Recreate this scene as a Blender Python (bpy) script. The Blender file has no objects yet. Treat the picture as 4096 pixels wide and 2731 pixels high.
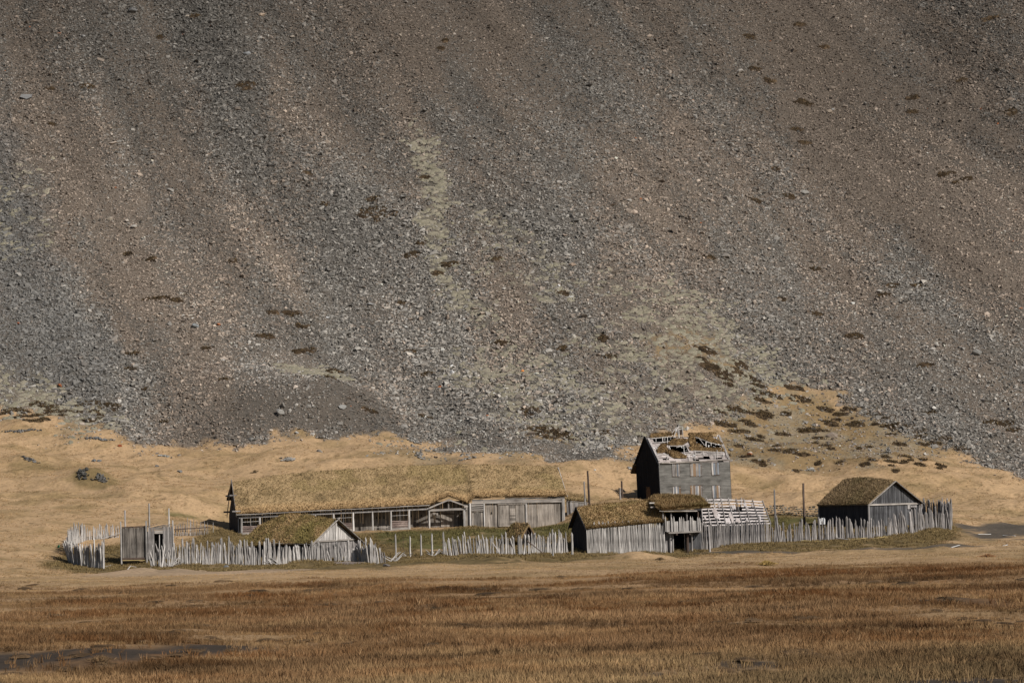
import bpy, bmesh, math, random
import numpy as np
from mathutils import Vector, Matrix
random.seed(7)
scene = bpy.context.scene
col = scene.collection
# ------------------------------------------------------------------ camera, light
CAMH, FPX, CU, CV = 5.0, 13084.0, 2048.0, 1365.5
PITCH, ROLL = math.atan(684.5 / FPX), math.radians(1.3)
Fv = np.array([0, math.cos(PITCH), math.sin(PITCH)])
_r0 = np.array([1.0, 0, 0]); _u0 = np.array([0, -math.sin(PITCH), math.cos(PITCH)])
Rv = _r0 * math.cos(ROLL) - _u0 * math.sin(ROLL)
Uv = _u0 * math.cos(ROLL) + _r0 * math.sin(ROLL)
cam_d = bpy.data.cameras.new("camera"); cam = bpy.data.objects.new("camera", cam_d); col.objects.link(cam)
cam_d.sensor_width = 36.0; cam_d.lens = FPX / 4096 * 36.0
cam_d.clip_start = 1.0; cam_d.clip_end = 6000
cam.matrix_world = Matrix(((Rv[0], Uv[0], -Fv[0], 0), (Rv[1], Uv[1], -Fv[1], 0), (Rv[2], Uv[2], -Fv[2], CAMH), (0, 0, 0, 1)))
scene.camera = cam
SUN = Vector((0.58, -0.54, 0.58)).normalized()
w = bpy.data.worlds.new("World"); scene.world = w; w.use_nodes = True
nt = w.node_tree; bg = nt.nodes['Background']; sky = nt.nodes.new('ShaderNodeTexSky')
sky.sky_type = 'NISHITA'; sky.sun_disc = False
sky.sun_elevation = math.asin(SUN.z); sky.sun_rotation = math.atan2(SUN.x, SUN.y)
nt.links.new(sky.outputs[0], bg.inputs[0]); bg.inputs[1].default_value = 0.048
sl = bpy.data.lights.new("sun", 'SUN'); sl.energy = 4.3; sl.angle = math.radians(0.5); sl.color = (1.0, 0.94, 0.86)
so = bpy.data.objects.new("sun", sl); col.objects.link(so)
so.rotation_euler = SUN.to_track_quat('Z', 'Y').to_euler()
scene.view_settings.view_transform = 'Standard'; scene.view_settings.look = 'None'
scene.view_settings.exposure = 0.0; scene.view_settings.gamma = 1.0
scene.cycles.max_bounces = 4; scene.cycles.diffuse_bounces = 2; scene.cycles.glossy_bounces = 1

# ------------------------------------------------------------------ picture <-> world
def ray(u, v):
    u = np.asarray(u, float); v = np.asarray(v, float)
    return (Fv + ((u - CU) / FPX)[..., None] * Rv - ((v - CV) / FPX)[..., None] * Uv)
def P(u, v, Y):
    d = ray(u, v); s = np.asarray(Y, float) / d[..., 1]
    return d * s[..., None] + np.array([0, 0, CAMH])
def proj(x, y, z):
    d = np.stack([x, y, z - CAMH], -1); k = d @ Fv
    return CU + FPX * (d @ Rv) / k, CV - FPX * (d @ Uv) / k
class Frame:
    """building frame: x along the front, y into depth, z up; origin at a photo point and depth"""
    def __init__(s, u, v, Y, deg):
        s.O = P(u, v, Y); s.a = math.radians(deg)
        s.X = np.array([math.cos(s.a), math.sin(s.a), 0]); s.Y = np.array([-math.sin(s.a), math.cos(s.a), 0])
    def hit(s, u, v, ax, val):
        n = s.X if ax == 'x' else s.Y
        d = ray(u, v); c = np.array([0, 0, CAMH])
        t = (val - (c - s.O) @ n) / (d @ n); p = c + d * t - s.O
        return (float(p @ s.X), float(p @ s.Y), float(p[2]))
    def W(s, x, y, z): return s.O + x * s.X + y * s.Y + np.array([0, 0, z])

# ------------------------------------------------------------------ noise
def _h(ix, iy, iz, seed):
    n = (ix.astype(np.int64) * 374761393 + iy.astype(np.int64) * 668265263 + iz.astype(np.int64) * 2147483647 + seed * 974634777) & 0xffffffff
    n = ((n ^ (n >> 13)) * 1274126177) & 0xffffffff
    n = ((n ^ (n >> 16)) * 2246822519) & 0xffffffff
    return ((n ^ (n >> 15)) & 0xffffff) / float(0xffffff)
def vn(x, y, z=None, seed=0):
    z = np.zeros_like(x) if z is None else z
    ix, iy, iz = np.floor(x), np.floor(y), np.floor(z); fx, fy, fz = x - ix, y - iy, z - iz
    fx = fx * fx * (3 - 2 * fx); fy = fy * fy * (3 - 2 * fy); fz = fz * fz * (3 - 2 * fz)
    def g(a):
        return (_h(ix, iy, iz + a, seed) * (1 - fx) * (1 - fy) + _h(ix + 1, iy, iz + a, seed) * fx * (1 - fy)
                + _h(ix, iy + 1, iz + a, seed) * (1 - fx) * fy + _h(ix + 1, iy + 1, iz + a, seed) * fx * fy)
    return g(0) if not np.any(fz) else g(0) * (1 - fz) + g(1) * fz
def fbm(x, y, z=None, octv=4, seed=0):
    s = 0; a = 1; t = 0
    for i in range(octv):
        s = s + a * vn(x * 2 ** i + 13.7 * i, y * 2 ** i - 7.1 * i, None if z is None else z * 2 ** i, seed + i); t += a; a *= .5
    return s / t
def sst(x, a, b):
    t = np.clip((x - a) / (b - a), 0, 1); return t * t * (3 - 2 * t)
def mix(a, b, t):
    t = np.asarray(t)[..., None]; return a * (1 - t) + b * t

# ------------------------------------------------------------------ palisade tables: (u, base row, depth, top row)
FEN = {
 'ring_front': [(416, 2277, 374, 2180), (380, 2272, 375, 2178), (330, 2268, 376, 2180), (295, 2258, 378, 2172), (275, 2240, 381, 2150)],
 'ring_back': [(272, 2225, 383, 2135), (280, 2195, 388, 2112), (310, 2172, 392, 2105), (345, 2158, 394, 2108), (400, 2155, 395, 2108), (483, 2150, 396, 2098)],
 'back_rail': [(700, 2143, 397, 2085), (760, 2142, 398, 2086), (835, 2138, 399, 2080)],
 'front_tangle': [(606, 2266, 373, 2185), (650, 2272, 373, 2180), (700, 2258, 374, 2178), (735, 2257, 374, 2176)],
 'front_left': [(740, 2256, 374, 2174), (850, 2258, 374, 2172), (972, 2262, 374, 2172), (1080, 2260, 374, 2176), (1170, 2246, 375, 2180),
                (1258, 2243, 375, 2180), (1344, 2244, 375, 2182), (1435, 2249, 375, 2176), (1480, 2271, 373, 2172), (1520, 2272, 373, 2180), (1545, 2262, 373, 2190)],
 'middle': [(1780, 2222, 385, 2158), (1830, 2221, 385, 2148), (1900, 2220, 385, 2142), (2000, 2219, 385, 2138), (2100, 2217, 385, 2135), (2200, 2214, 386, 2130), (2272, 2210, 387, 2128)],
 'gate_left': [(2352, 2211, 386, 2100), (2400, 2212, 386.35, 2094), (2500, 2212, 387.3, 2090), (2600, 2210, 388.2, 2088), (2668, 2212, 388.85, 2090)],
 'gate_right': [(2808, 2200, 390.75, 2092), (2850, 2187, 390.95, 2088), (2950, 2177, 391.5, 2087), (3085, 2172, 392.2, 2085)],
 'right': [(3090, 2178, 394, 2108), (3140, 2166, 394, 2100), (3210, 2165, 394, 2092), (3320, 2162, 394, 2085), (3400, 2156, 394, 2082), (3500, 2148, 394, 2078), (3545, 2144, 394, 2076), (3600, 2132, 395, 2058), (3650, 2134, 395, 2052), (3700, 2118, 397, 2055)],
 'right_ring': [(3700, 2118, 397, 2050), (3745, 2109, 398, 2040), (3775, 2114, 398, 2036), (3802, 2122, 398, 2030), (3806, 2100, 402, 2016), (3800, 2080, 407, 2008), (3760, 2070, 411, 2000), (3700, 2066, 413, 1998), (3680, 2066, 413, 2000)],
}
FL = Frame(953, 2142, 405, 11)       # longhouse
FT = Frame(2643, 2001, 430, 23)      # tall house
FG = Frame(2351, 2209, 386, 18)      # gatehouse wing
FB = Frame(3476, 2112, 402, 35)      # barn
FH = Frame(1248, 2238, 379, 46)      # front hut

# ------------------------------------------------------------------ terrain
ctl = []
for x in range(-150, 151, 30):
    for y in (40, 90, 150, 210, 270, 320):
        ctl.append((x, y, -0.25 * max(0, -x / 60.0) * (y / 300)))
def cp(u, v, Y): ctl.append(tuple(P(u, v, Y)))
for k in FEN:
    for (u, vb, Y, vt) in FEN[k]: cp(u, vb, Y)
for t in (0, 10, 20, 30, 40.5):
    q = FL.W(t, -0.6, 0); ctl.append((q[0], q[1], P(*[(950, 2142), (1270, 2130), (1590, 2122), (1920, 2110), (2255, 2096)][int(t // 10)], q[1])[2]))
    q2 = FL.W(t, 12, 0); ctl.append((q2[0], q2[1], ctl[-1][2] + 0.6))
for F, xs, ys in ((FT, (0, 5, 10), (-1, 3, 7)), (FB, (0, 4, 8.5), (0, 5, 10))):
    for a in xs:
        for b in ys:
            q = F.W(a, b, 0); ctl.append((q[0], q[1], F.O[2] + .06 * b))
for a in (0, 4.5, 9):
    for b in (2.5, 5.5): q = FG.W(a, b, 0); ctl.append((q[0], q[1], FG.O[2] + .12 * b))
for a in (0, 4, 7):
    for b in (0, 5, 10): q = FH.W(a, b, 0); ctl.append((q[0], q[1], FH.O[2] + .04 * b))
for u, v, Y in [(-900, 2300, 365), (0, 2275, 368), (120, 2250, 375), (0, 2190, 385), (0, 2120, 397), (150, 2110, 398), (0, 2000, 417), (200, 1980, 420), (450, 2060, 408), (450, 1975, 422), (700, 2095, 403), (850, 2100, 405),
                (750, 1990, 421), (0, 1905, 436), (250, 1915, 433), (370, 1870, 441), (600, 1890, 440), (900, 1880, 442), (-900, 2000, 415), (-900, 1800, 440),
                (1200, 1850, 446), (1600, 1830, 448), (2000, 1850, 446), (2300, 1930, 438), (2400, 2010, 420), (2330, 2040, 412), (2450, 1900, 445),
                (1640, 2165, 397), (1800, 2160, 397), (2050, 2135, 401), (2200, 2110, 405), (2700, 2215, 386), (2750, 2216, 384), (3000, 2215, 375), (3000, 2195, 385), (3300, 2190, 382), (3600, 2180, 384), (3900, 2165, 388), (4096, 2150, 392), (5000, 2140, 392),
                (3170, 2064, 425), (3080, 2064, 425), (3280, 2066, 424), (3100, 2110, 410), (3250, 2110, 408), (2990, 2110, 402),
                (3900, 2110, 408), (4096, 2100, 410), (3900, 2088, 420), (4096, 2090, 420), (5000, 2080, 420), (3850, 2000, 436), (4096, 2010, 434), (5000, 2020, 434),
                (3000, 1985, 436), (3250, 1975, 438), (3050, 1900, 448), (3250, 1880, 450), (3550, 1850, 452), (3550, 1810, 457), (3900, 1920, 446),
                (1750, 2245, 368), (2300, 2245, 368), (600, 2290, 362), (1300, 2275, 362), (1900, 2235, 374), (2200, 2232, 375)]:
    cp(u, v, Y)
foot = [(-1500, 1520, 470), (-700, 1580, 468), (0, 1640, 464), (250, 1700, 460), (560, 1800, 453), (900, 1785, 454), (1200, 1765, 456), (1500, 1750, 458), (1800, 1785, 456), (2100, 1815, 453),
        (2500, 1850, 450), (2800, 1760, 460), (3050, 1680, 470), (3300, 1640, 476), (3600, 1735, 468), (3850, 1835, 460), (4096, 1910, 454), (4800, 2000, 450), (5600, 2040, 450)]
for i, (u, v, Y) in enumerate(foot):
    cp(u, v, Y); p = P(u, v, Y)
    for dy, k in ((35, .60), (80, .64), (140, .665), (210, .67), (300, .66)):
        ctl.append((p[0] * (1 + dy / 460) , p[1] + dy, p[2] + k * dy))
C = np.array(ctl)
def _k(r2): return r2 * np.log(r2 + 1e-9) * 0.5
_S = 100.0
def _fit():
    n = len(C); X = C[:, :2] / _S
    A = np.zeros((n + 3, n + 3)); d = ((X[:, None] - X[None]) ** 2).sum(-1)
    A[:n, :n] = _k(d) + np.eye(n) * 2e-4; A[:n, n] = 1; A[:n, n + 1:] = X; A[n, :n] = 1; A[n + 1:, :n] = X.T
    return np.linalg.solve(A, np.concatenate([C[:, 2], np.zeros(3)]))
WT = _fit()
def H0(x, y):
    x = np.atleast_1d(np.asarray(x, float)); y = np.atleast_1d(np.asarray(y, float)); sh = x.shape
    X = np.clip(x.ravel(), -135, 135) / _S; Yc = np.clip(y.ravel(), 42, 740) / _S; out = np.empty(X.size); n = len(C)
    for i in range(0, X.size, 20000):
        s = slice(i, i + 20000)
        d = (X[s, None] - C[None, :, 0] / _S) ** 2 + (Yc[s, None] - C[None, :, 1] / _S) ** 2
        out[s] = _k(d) @ WT[:n] + WT[n] + WT[n + 1] * X[s] + WT[n + 2] * Yc[s]
    out += 0.45 * np.clip(y.ravel() - 740, 0, 500)
    out *= sst(y.ravel(), 30, 120)
    return out.reshape(sh)
def relief(x, y):
    sc = sst(y, 455, 500); vil = sst(y, 355, 372) * (1 - sst(y, 405, 422)); fld = 1 - sst(y, 340, 360)
    mead = (1 - sc) * (1 - vil) * (1 - fld)
    r = sc * ((fbm(x / 22 + (y - 500) * .02, y / 60, octv=4, seed=5) - .5) * 4.2 + (fbm(x / 2.2, y / 2.2, octv=3, seed=9) - .5) * .5)
    r += mead * ((fbm(x / 13, y / 9, octv=3, seed=21) - .5) * 3.0 + (fbm(x / 5, y / 4, octv=3, seed=26) - .5) * .9 + (fbm(x / 1.3, y / 1.3, octv=3, seed=22) - .5) * .30)
    r += vil * ((fbm(x / 3, y / 3, octv=3, seed=23) - .5) * .38)
    r += fld * ((fbm(x / 9, y / 7, octv=4, seed=24) - .5) * .85 + (fbm(x / 1.5, y / 1.2, octv=2, seed=25) - .5) * .14)
    return r
MOUNDS = []   # (x, y, rx, ry, h) low banks
def H(x, y):
    x = np.atleast_1d(np.asarray(x, float)); y = np.atleast_1d(np.asarray(y, float))
    z = H0(x, y) + relief(x, y)
    for (mx, my, rx, ry, h) in MOUNDS:
        q = ((x - mx) / rx) ** 2 + ((y - my) / ry) ** 2
        z = z + h * np.exp(-q * 1.5)
    return z
def Hs(x, y): return float(H(x, y)[0])
def gxy(u, v):
    """photo point -> ground point (first crossing of the sight line with the terrain)"""
    u = np.atleast_1d(np.asarray(u, float)); v = np.atleast_1d(np.asarray(v, float))
    ys = np.concatenate([np.arange(60, 340, 3.0), np.arange(340, 740, 1.0), np.arange(740, 1500, 20.0)])
    out = np.zeros((u.size, 3))
    d = ray(u, v)
    pts = d[:, None, :] * (ys[None, :] / d[:, 1:2])[..., None]; zz = pts[..., 2] + CAMH
    hh = H(pts[..., 0], pts[..., 1])
    below = zz < hh; idx = np.argmax(below, 1); idx[~below.any(1)] = len(ys) - 1; idx = np.maximum(idx, 1)
    r = np.arange(u.size); g0 = (zz - hh)[r, idx - 1]; g1 = (zz - hh)[r, idx]
    t = np.clip(g0 / (g0 - g1 + 1e-9), 0, 1); Yh = ys[idx - 1] + t * (ys[idx] - ys[idx - 1])
    p = d * (Yh / d[:, 1])[:, None]; p[:, 2] += CAMH
    return p
def G(u, v): return gxy(u, v)[0]
def mound(u, v, rx, ry, h):
    p = G(u, v); MOUNDS.append((p[0], p[1] + ry * .5, rx, ry, h))
for a in [(1020, 1650, 15, 8, 3.2), (1350, 1690, 9, 7, 2.2), (2560, 2232, 3.0, 2.0, .55), (360, 1925, 3.6, 3.5, 1.6), (110, 1950, 6, 4, .9), (90, 1850, 3.2, 2.5, .8), (400, 2640, .9, .8, .45), (1740, 2448, 1.6, 1.2, .4), (3800, 2420, 2.5, 1.5, .35), (1640, 2180, 3.0, 2.5, .7),
          (2000, 2240, 6, 3, .2), (1950, 1760, 5, 4, 1.2), (3170, 1955, 4.5, 3, .9), (2430, 2000, 3, 3, .9), (3560, 2178, 5, 2, .5), (560, 2285, 3, 1.5, .35), (1100, 1850, 4, 3, .7), (3380, 1990, 5, 3, .6), (3900, 2000, 6, 3, .6), (3050, 1935, 6, 3, .5)]:
    mound(*a)

def polyworld(pts):
    pts = np.array(pts, float); dense = []
    for i in range(len(pts)):
        a, b = pts[i], pts[(i + 1) % len(pts)]; n = max(1, int(np.hypot(*(b - a)) / 250))
        for k in range(n): dense.append(a + (b - a) * k / n)
    dense = np.array(dense); return gxy(dense[:, 0], np.maximum(dense[:, 1], -350))[:, :2]
def pmask(poly, x, y, soft=1.5, warp=2.0, seed=0, ws=3.0):
    """soft mask of a world polygon with a ragged edge"""
    out = np.zeros(x.shape); m = 3 * soft + warp * 2
    b = (x > poly[:, 0].min() - m) & (x < poly[:, 0].max() + m) & (y > poly[:, 1].min() - m) & (y < poly[:, 1].max() + m)
    if not b.any(): return out
    X = x[b]; Y = y[b]
    if warp: X = X + (fbm(X / ws, Y / ws, octv=4, seed=60 + seed) - .5) * 2 * warp; Y = Y + (fbm(X / ws, Y / ws, octv=4, seed=80 + seed) - .5) * 2 * warp
    ins = np.zeros(X.shape, bool); dm = np.full(X.shape, 1e9)
    for i in range(len(poly)):
        ax, ay = poly[i]; bx, by = poly[(i + 1) % len(poly)]
        if ay != by:
            c = ((ay > Y) != (by > Y)) & (X < (bx - ax) * (Y - ay) / (by - ay) + ax); ins ^= c
        L = (bx - ax) ** 2 + (by - ay) ** 2 + 1e-9
        t = np.clip(((X - ax) * (bx - ax) + (Y - ay) * (by - ay)) / L, 0, 1)
        dm = np.minimum(dm, (X - ax - t * (bx - ax)) ** 2 + (Y - ay - t * (by - ay)) ** 2)
    sd = np.sqrt(dm) * np.where(ins, 1, -1); out[b] = sst(sd, -soft, soft); return out
ZP = {
 'scree': [(-900, 1480), (0, 1625), (200, 1670), (420, 1700), (560, 1800), (640, 1770), (800, 1765), (950, 1785), (1150, 1748), (1500, 1742), (1620, 1738), (1750, 1755), (1790, 1800), (2000, 1812), (2200, 1835), (2400, 1858), (2540, 1860), (2500, 1810), (2450, 1780), (2650, 1750),
           (2850, 1690), (3000, 1620), (3060, 1560), (3250, 1545), (3400, 1600), (3550, 1690), (3700, 1765), (3850, 1830), (4096, 1915), (5000, 2100), (5600, -350), (-1500, -350)],
 'moss1': [(1650, 500), (1760, 520), (1790, 800), (1800, 1000), (1880, 1150), (2050, 1320), (1900, 1330), (1740, 1150), (1690, 950), (1650, 700)],
 'moss2': [(1780, 780), (2100, 820), (2300, 1050), (2500, 1150), (2300, 1250), (2000, 1250), (1850, 1050)],
 'moss3': [(2350, 1150), (2700, 1110), (2900, 1200), (3050, 1380), (3300, 1530), (3350, 1640), (2900, 1700), (2700, 1760), (2150, 1760), (1950, 1600), (1750, 1450), (2000, 1330), (2500, 1290)],
 'moss4': [(-400, 640), (200, 680), (220, 980), (100, 1050), (-400, 1050)],
 'moss5': [(-900, 1440), (0, 1500), (300, 1520), (470, 1680), (300, 1740), (0, 1660), (-900, 1600)],
 'moss6': [(1110, 1450), (1200, 1455), (1420, 1500), (1420, 1530), (1280, 1505), (1130, 1490)],
 'gold1': [(2560, 1340), (2700, 1330), (2820, 1340), (2900, 1420), (3020, 1480), (2960, 1540), (2800, 1450), (2580, 1400)],
 'gold2': [(2860, 1700), (3000, 1590), (3180, 1560), (3350, 1600), (3560, 1690), (3720, 1770), (3800, 1830), (3500, 1860), (3100, 1850), (2860, 1840)],
 'gold3': [(2090, 1690), (2180, 1680), (2330, 1740), (2280, 1780), (2120, 1750)],
 'mossfoot': [(1560, 1745), (1800, 1760), (1790, 1790), (2040, 1805), (2250, 1860), (1900, 1880), (1640, 1850), (1500, 1790)],
 'tongue': [(1700, 1790), (1800, 1760), (2250, 1780), (2540, 1850), (2520, 1880), (2350, 1870), (2150, 1825), (1900, 1800)],
 'coarse1': [(-900, 300), (60, 500), (180, 900), (350, 1250), (480, 1500), (420, 1660), (100, 1500), (-900, 1400)],
 'coarse2': [(560, -300), (900, -300), (1050, 300), (1350, 700), (1600, 900), (1700, 1300), (1350, 1100), (1050, 900), (800, 500)],
 'coarse3': [(1500, 1250), (1900, 1300), (2200, 1500), (2400, 1700), (2300, 1760), (1700, 1700), (1400, 1450), (1250, 1250)],
 'coarse4': [(3500, -300), (3650, -300), (4096, 400), (4800, 900), (4800, 1100), (4050, 560), (3700, 200)],
 'coarse5': [(2000, 800), (2700, 950), (3100, 1300), (3500, 1600), (4096, 1850), (4096, 1900), (3600, 1700), (3100, 1500), (2700, 1150), (2200, 1000)],
 'rust1': [(230, 300), (420, 500), (560, 900), (700, 1300), (620, 1450), (480, 1350), (300, 900)],
 'rust2': [(2800, -300), (3500, -300), (3900, 300), (4400, 800), (4400, 1500), (3800, 1100), (3300, 700), (3000, 300)],
 'rust3': [(1500, -300), (2600, -300), (2500, 250), (2100, 500), (1700, 420), (1500, 100)],
 'rust4': [(1000, 1420), (1300, 1380), (1500, 1600), (1600, 1720), (1100, 1720), (800, 1780), (700, 1700)],
 'brown': [(-900, 2345), (600, 2335), (1400, 2310), (2100, 2300), (2700, 2275), (3300, 2262), (4096, 2245), (5000, 2225), (5000, 2760), (4096, 2590), (3500, 2600), (2900, 2640), (2300, 2665), (1700, 2715), (1400, 2800), (-900, 2820)],
 'green': [(1480, 2128), (1700, 2124), (1900, 2120), (2270, 2092), (2290, 2110), (2270, 2150), (2000, 2150), (1850, 2160), (1780, 2200), (1600, 2190), (1500, 2160)],
 'green2': [(650, 2050), (780, 2048), (820, 2058), (760, 2066), (660, 2062)],
 'green3': [(3060, 2066), (3290, 2068), (3290, 2110), (3060, 2110)],
 'village': [(200, 2268), (600, 2288), (1000, 2282), (1550, 2278), (1600, 2262), (2100, 2250), (2300, 2245), (2450, 2232), (2800, 2222), (3100, 2205), (3500, 2192), (3800, 2170), (3850, 2120), (3700, 2060), (3300, 2064), (2980, 2040), (2500, 2020), (2300, 2090), (1500, 2130), (1000, 2130), (700, 2180), (500, 2170), (290, 2200), (190, 2230)],
 'yard': [(3810, 2098), (3950, 2092), (4096, 2092), (5000, 2085), (5000, 2160), (4096, 2162), (3960, 2160), (3880, 2145), (3850, 2120)],
 'gravel': [(300, 2290), (700, 2272), (1100, 2274), (1250, 2276), (1150, 2290), (700, 2300), (350, 2304)],
 'hollow': [(285, 1900), (320, 1868), (400, 1872), (450, 1915), (475, 1935), (430, 1955), (300, 1948)],
 'dusk': [(60, 1850), (140, 1830), (260, 1850), (270, 1878), (150, 1885), (20, 1880)],
 'cone': [(640, 1770), (800, 1640), (1000, 1550), (1250, 1520), (1450, 1570), (1640, 1700), (1700, 1740), (1500, 1742), (1200, 1748), (950, 1790)],
 'peat1': [(-300, 2625), (200, 2608), (500, 2590), (1020, 2572), (1020, 2592), (560, 2645), (-300, 2700)],
 'peat2': [(2800, 2648), (3050, 2640), (3150, 2660), (2850, 2672)],
 'peat3': [(3550, 2395), (3900, 2395), (3900, 2412), (3600, 2420)],
 'peat4': [(3500, 2722), (4400, 2690), (4400, 2760), (3500, 2760)],
 'peat5': [(2400, 2700), (2700, 2690), (2700, 2712), (2400, 2722)],
}
ZP['path'] = [(2680, 2213), (2800, 2209), (3100, 2204), (3500, 2192), (3900, 2182), (4500, 2167), (4500, 2172), (3900, 2187), (3500, 2197), (3100, 2209), (2780, 2216)]
ZW = {k: polyworld(v) for k, v in ZP.items()}
def zones(x, y):
    z = {}
    soft = dict(scree=(1.0, 3.2), brown=(24, 34), village=(1.5, 2), green=(1, 1.2), green2=(.8, 1), green3=(1, 1), path=(.5, .4), yard=(.8, 1), gravel=(1.5, 2), hollow=(.7, 1.0), dusk=(1.5, 2), tongue=(1.2, 1.6), gold1=(2, 3), gold2=(2, 3.5), gold3=(1.5, 2.5), moss1=(1.5, 2.5), moss6=(1, 1.5), cone=(2, 2.5), peat1=(1.2, 2.5), peat2=(.5, .8), peat3=(1.5, 3), peat4=(.5, .8), peat5=(.5, .8))
    for i, k in enumerate(ZW):
        s, wv = soft.get(k, (3.5, 5)); z[k] = pmask(ZW[k], x, y, s, wv, i, 13.0 if k == 'brown' else 3.0)
    z['scree'] = np.maximum(z['scree'], sst(y, 640, 700))
    return z
def fall(x, y):
    """coordinate across the fall lines: constant along the way a stone would roll"""
    return x + (y - 560) * (.34 + .30 * sst(x, -85, 55)) + 9 * fbm(x / 24, y / 30, octv=3, seed=36)
def stone_amount(x, y, z):
    q = fall(x, y); st = .55 * fbm(q / 8, y / 70, octv=4, seed=33) + .45 * fbm(q / 2.6, y / 34, octv=3, seed=34)
    a = .54 + 1.5 * (st - .5)
    a += .42 * np.maximum.reduce([z['coarse%d' % i] for i in range(1, 6)])
    a -= .30 * np.maximum.reduce([z['rust%d' % i] for i in range(1, 5)])
    return np.clip(a, .1, 1)
def moss_amount(x, y, z):
    n = fbm(x / 1.6, y / 1.2, octv=3, seed=41)
    m = np.maximum.reduce([z['moss1'] * 1.05, z['moss2'] * .5, z['moss3'] * .72, z['moss4'] * .5, z['moss5'] * .9, z['moss6'] * 1.3, z['mossfoot'] * .5])
    n = .6 * n + .4 * fbm(fall(x, y) / 4, y / 9, octv=3, seed=42)
    return np.clip(m, 0, 1) * sst(n + m * .22, .55, .74)
A3 = lambda *c: np.array(c, float)
# ------------------------------------------------------------------ materials
def nodes(name, rough=.9):
    m = bpy.data.materials.new(name); m.use_nodes = True; n = m.node_tree
    b = n.nodes['Principled BSDF']; b.inputs['Roughness'].default_value = rough
    b.inputs['Specular IOR Level'].default_value = .15
    return m, n, b
def colmat(name, nscale=(3, 3, 3), lo=.7, hi=1.25, bump=.3, bdist=.05, rough=.95, scale2=None):
    """base colour from the mesh's own 'tone' colours, broken up by noise"""
    m, n, b = nodes(name, rough); N = n.nodes.new; L = n.links.new
    at = N('ShaderNodeAttribute'); at.attribute_name = 'tone'
    tc = N('ShaderNodeNewGeometry'); mp = N('ShaderNodeMapping'); mp.inputs['Scale'].default_value = nscale
    L(tc.outputs['Position'], mp.inputs[0])
    nz = N('ShaderNodeTexNoise'); nz.inputs['Scale'].default_value = 1; nz.inputs['Detail'].default_value = 6; nz.inputs['Roughness'].default_value = .7
    L(mp.outputs[0], nz.inputs[0])
    mr = N('ShaderNodeMapRange'); mr.inputs[1].default_value = .3; mr.inputs[2].default_value = .7; mr.inputs[3].default_value = lo; mr.inputs[4].default_value = hi
    L(nz.outputs[0], mr.inputs[0])
    vm = N('ShaderNodeVectorMath'); vm.operation = 'SCALE'; L(at.outputs['Color'], vm.inputs[0]); L(mr.outputs[0], vm.inputs['Scale'])
    L(vm.outputs[0], b.inputs['Base Color'])
    bp = N('ShaderNodeBump'); bp.inputs['Strength'].default_value = bump; bp.inputs['Distance'].default_value = bdist
    L(nz.outputs[0], bp.inputs['Height']); L(bp.outputs[0], b.inputs['Normal'])
    return m
def wood(name, c1, c2, var=.35, rough=.85, axis='z', streak=9.0):
    """weathered timber: streaks along the grain, per-board tint, per-object variation"""
    m, n, b = nodes(name, rough); N = n.nodes.new; L = n.links.new
    tc = N('ShaderNodeTexCoord'); mp = N('ShaderNodeMapping')
    mp.inputs['Scale'].default_value = {'z': (streak, streak, .55), 'x': (.55, streak, streak)}[axis]
    L(tc.outputs['Object'], mp.inputs[0])
    nz = N('ShaderNodeTexNoise'); nz.inputs['Scale'].default_value = 1; nz.inputs['Detail'].default_value = 5; nz.inputs['Roughness'].default_value = .65; L(mp.outputs[0], nz.inputs[0])
    n2 = N('ShaderNodeTexNoise'); n2.inputs['Scale'].default_value = .9; n2.inputs['Detail'].default_value = 4; L(tc.outputs['Object'], n2.inputs[0])
    ad = N('ShaderNodeMath'); ad.operation = 'MULTIPLY_ADD'; L(n2.outputs[0], ad.inputs[0]); ad.inputs[1].default_value = .45; L(nz.outputs[0], ad.inputs[2])
    mr = N('ShaderNodeMapRange'); mr.inputs[1].default_value = .52; mr.inputs[2].default_value = .92; L(ad.outputs[0], mr.inputs[0])
    mx = N('ShaderNodeMix'); mx.data_type = 'RGBA'; L(mr.outputs[0], mx.inputs[0]); mx.inputs[6].default_value = (*c1, 1); mx.inputs[7].default_value = (*c2, 1)
    oi = N('ShaderNodeObjectInfo'); at = N('ShaderNodeAttribute'); at.attribute_name = 'tint'
    s1 = N('ShaderNodeMath'); s1.operation = 'MULTIPLY_ADD'; L(oi.outputs['Random'], s1.inputs[0]); s1.inputs[1].default_value = var; s1.inputs[2].default_value = 1 - var * .5
    s2 = N('ShaderNodeMath'); s2.operation = 'MULTIPLY_ADD'; L(at.outputs['Fac'], s2.inputs[0]); s2.inputs[1].default_value = 1.0; s2.inputs[2].default_value = .5
    s3 = N('ShaderNodeMath'); s3.operation = 'MULTIPLY'; L(s1.outputs[0], s3.inputs[0]); L(s2.outputs[0], s3.inputs[1])
    vm = N('ShaderNodeVectorMath'); vm.operation = 'SCALE'; L(mx.outputs[2], vm.inputs[0]); L(s3.outputs[0], vm.inputs['Scale'])
    L(vm.outputs[0], b.inputs['Base Color'])
    bp = N('ShaderNodeBump'); bp.inputs['Strength'].default_value = .5; bp.inputs['Distance'].default_value = .02; L(nz.outputs[0], bp.inputs['Height']); L(bp.outputs[0], b.inputs['Normal'])
    return m
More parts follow.
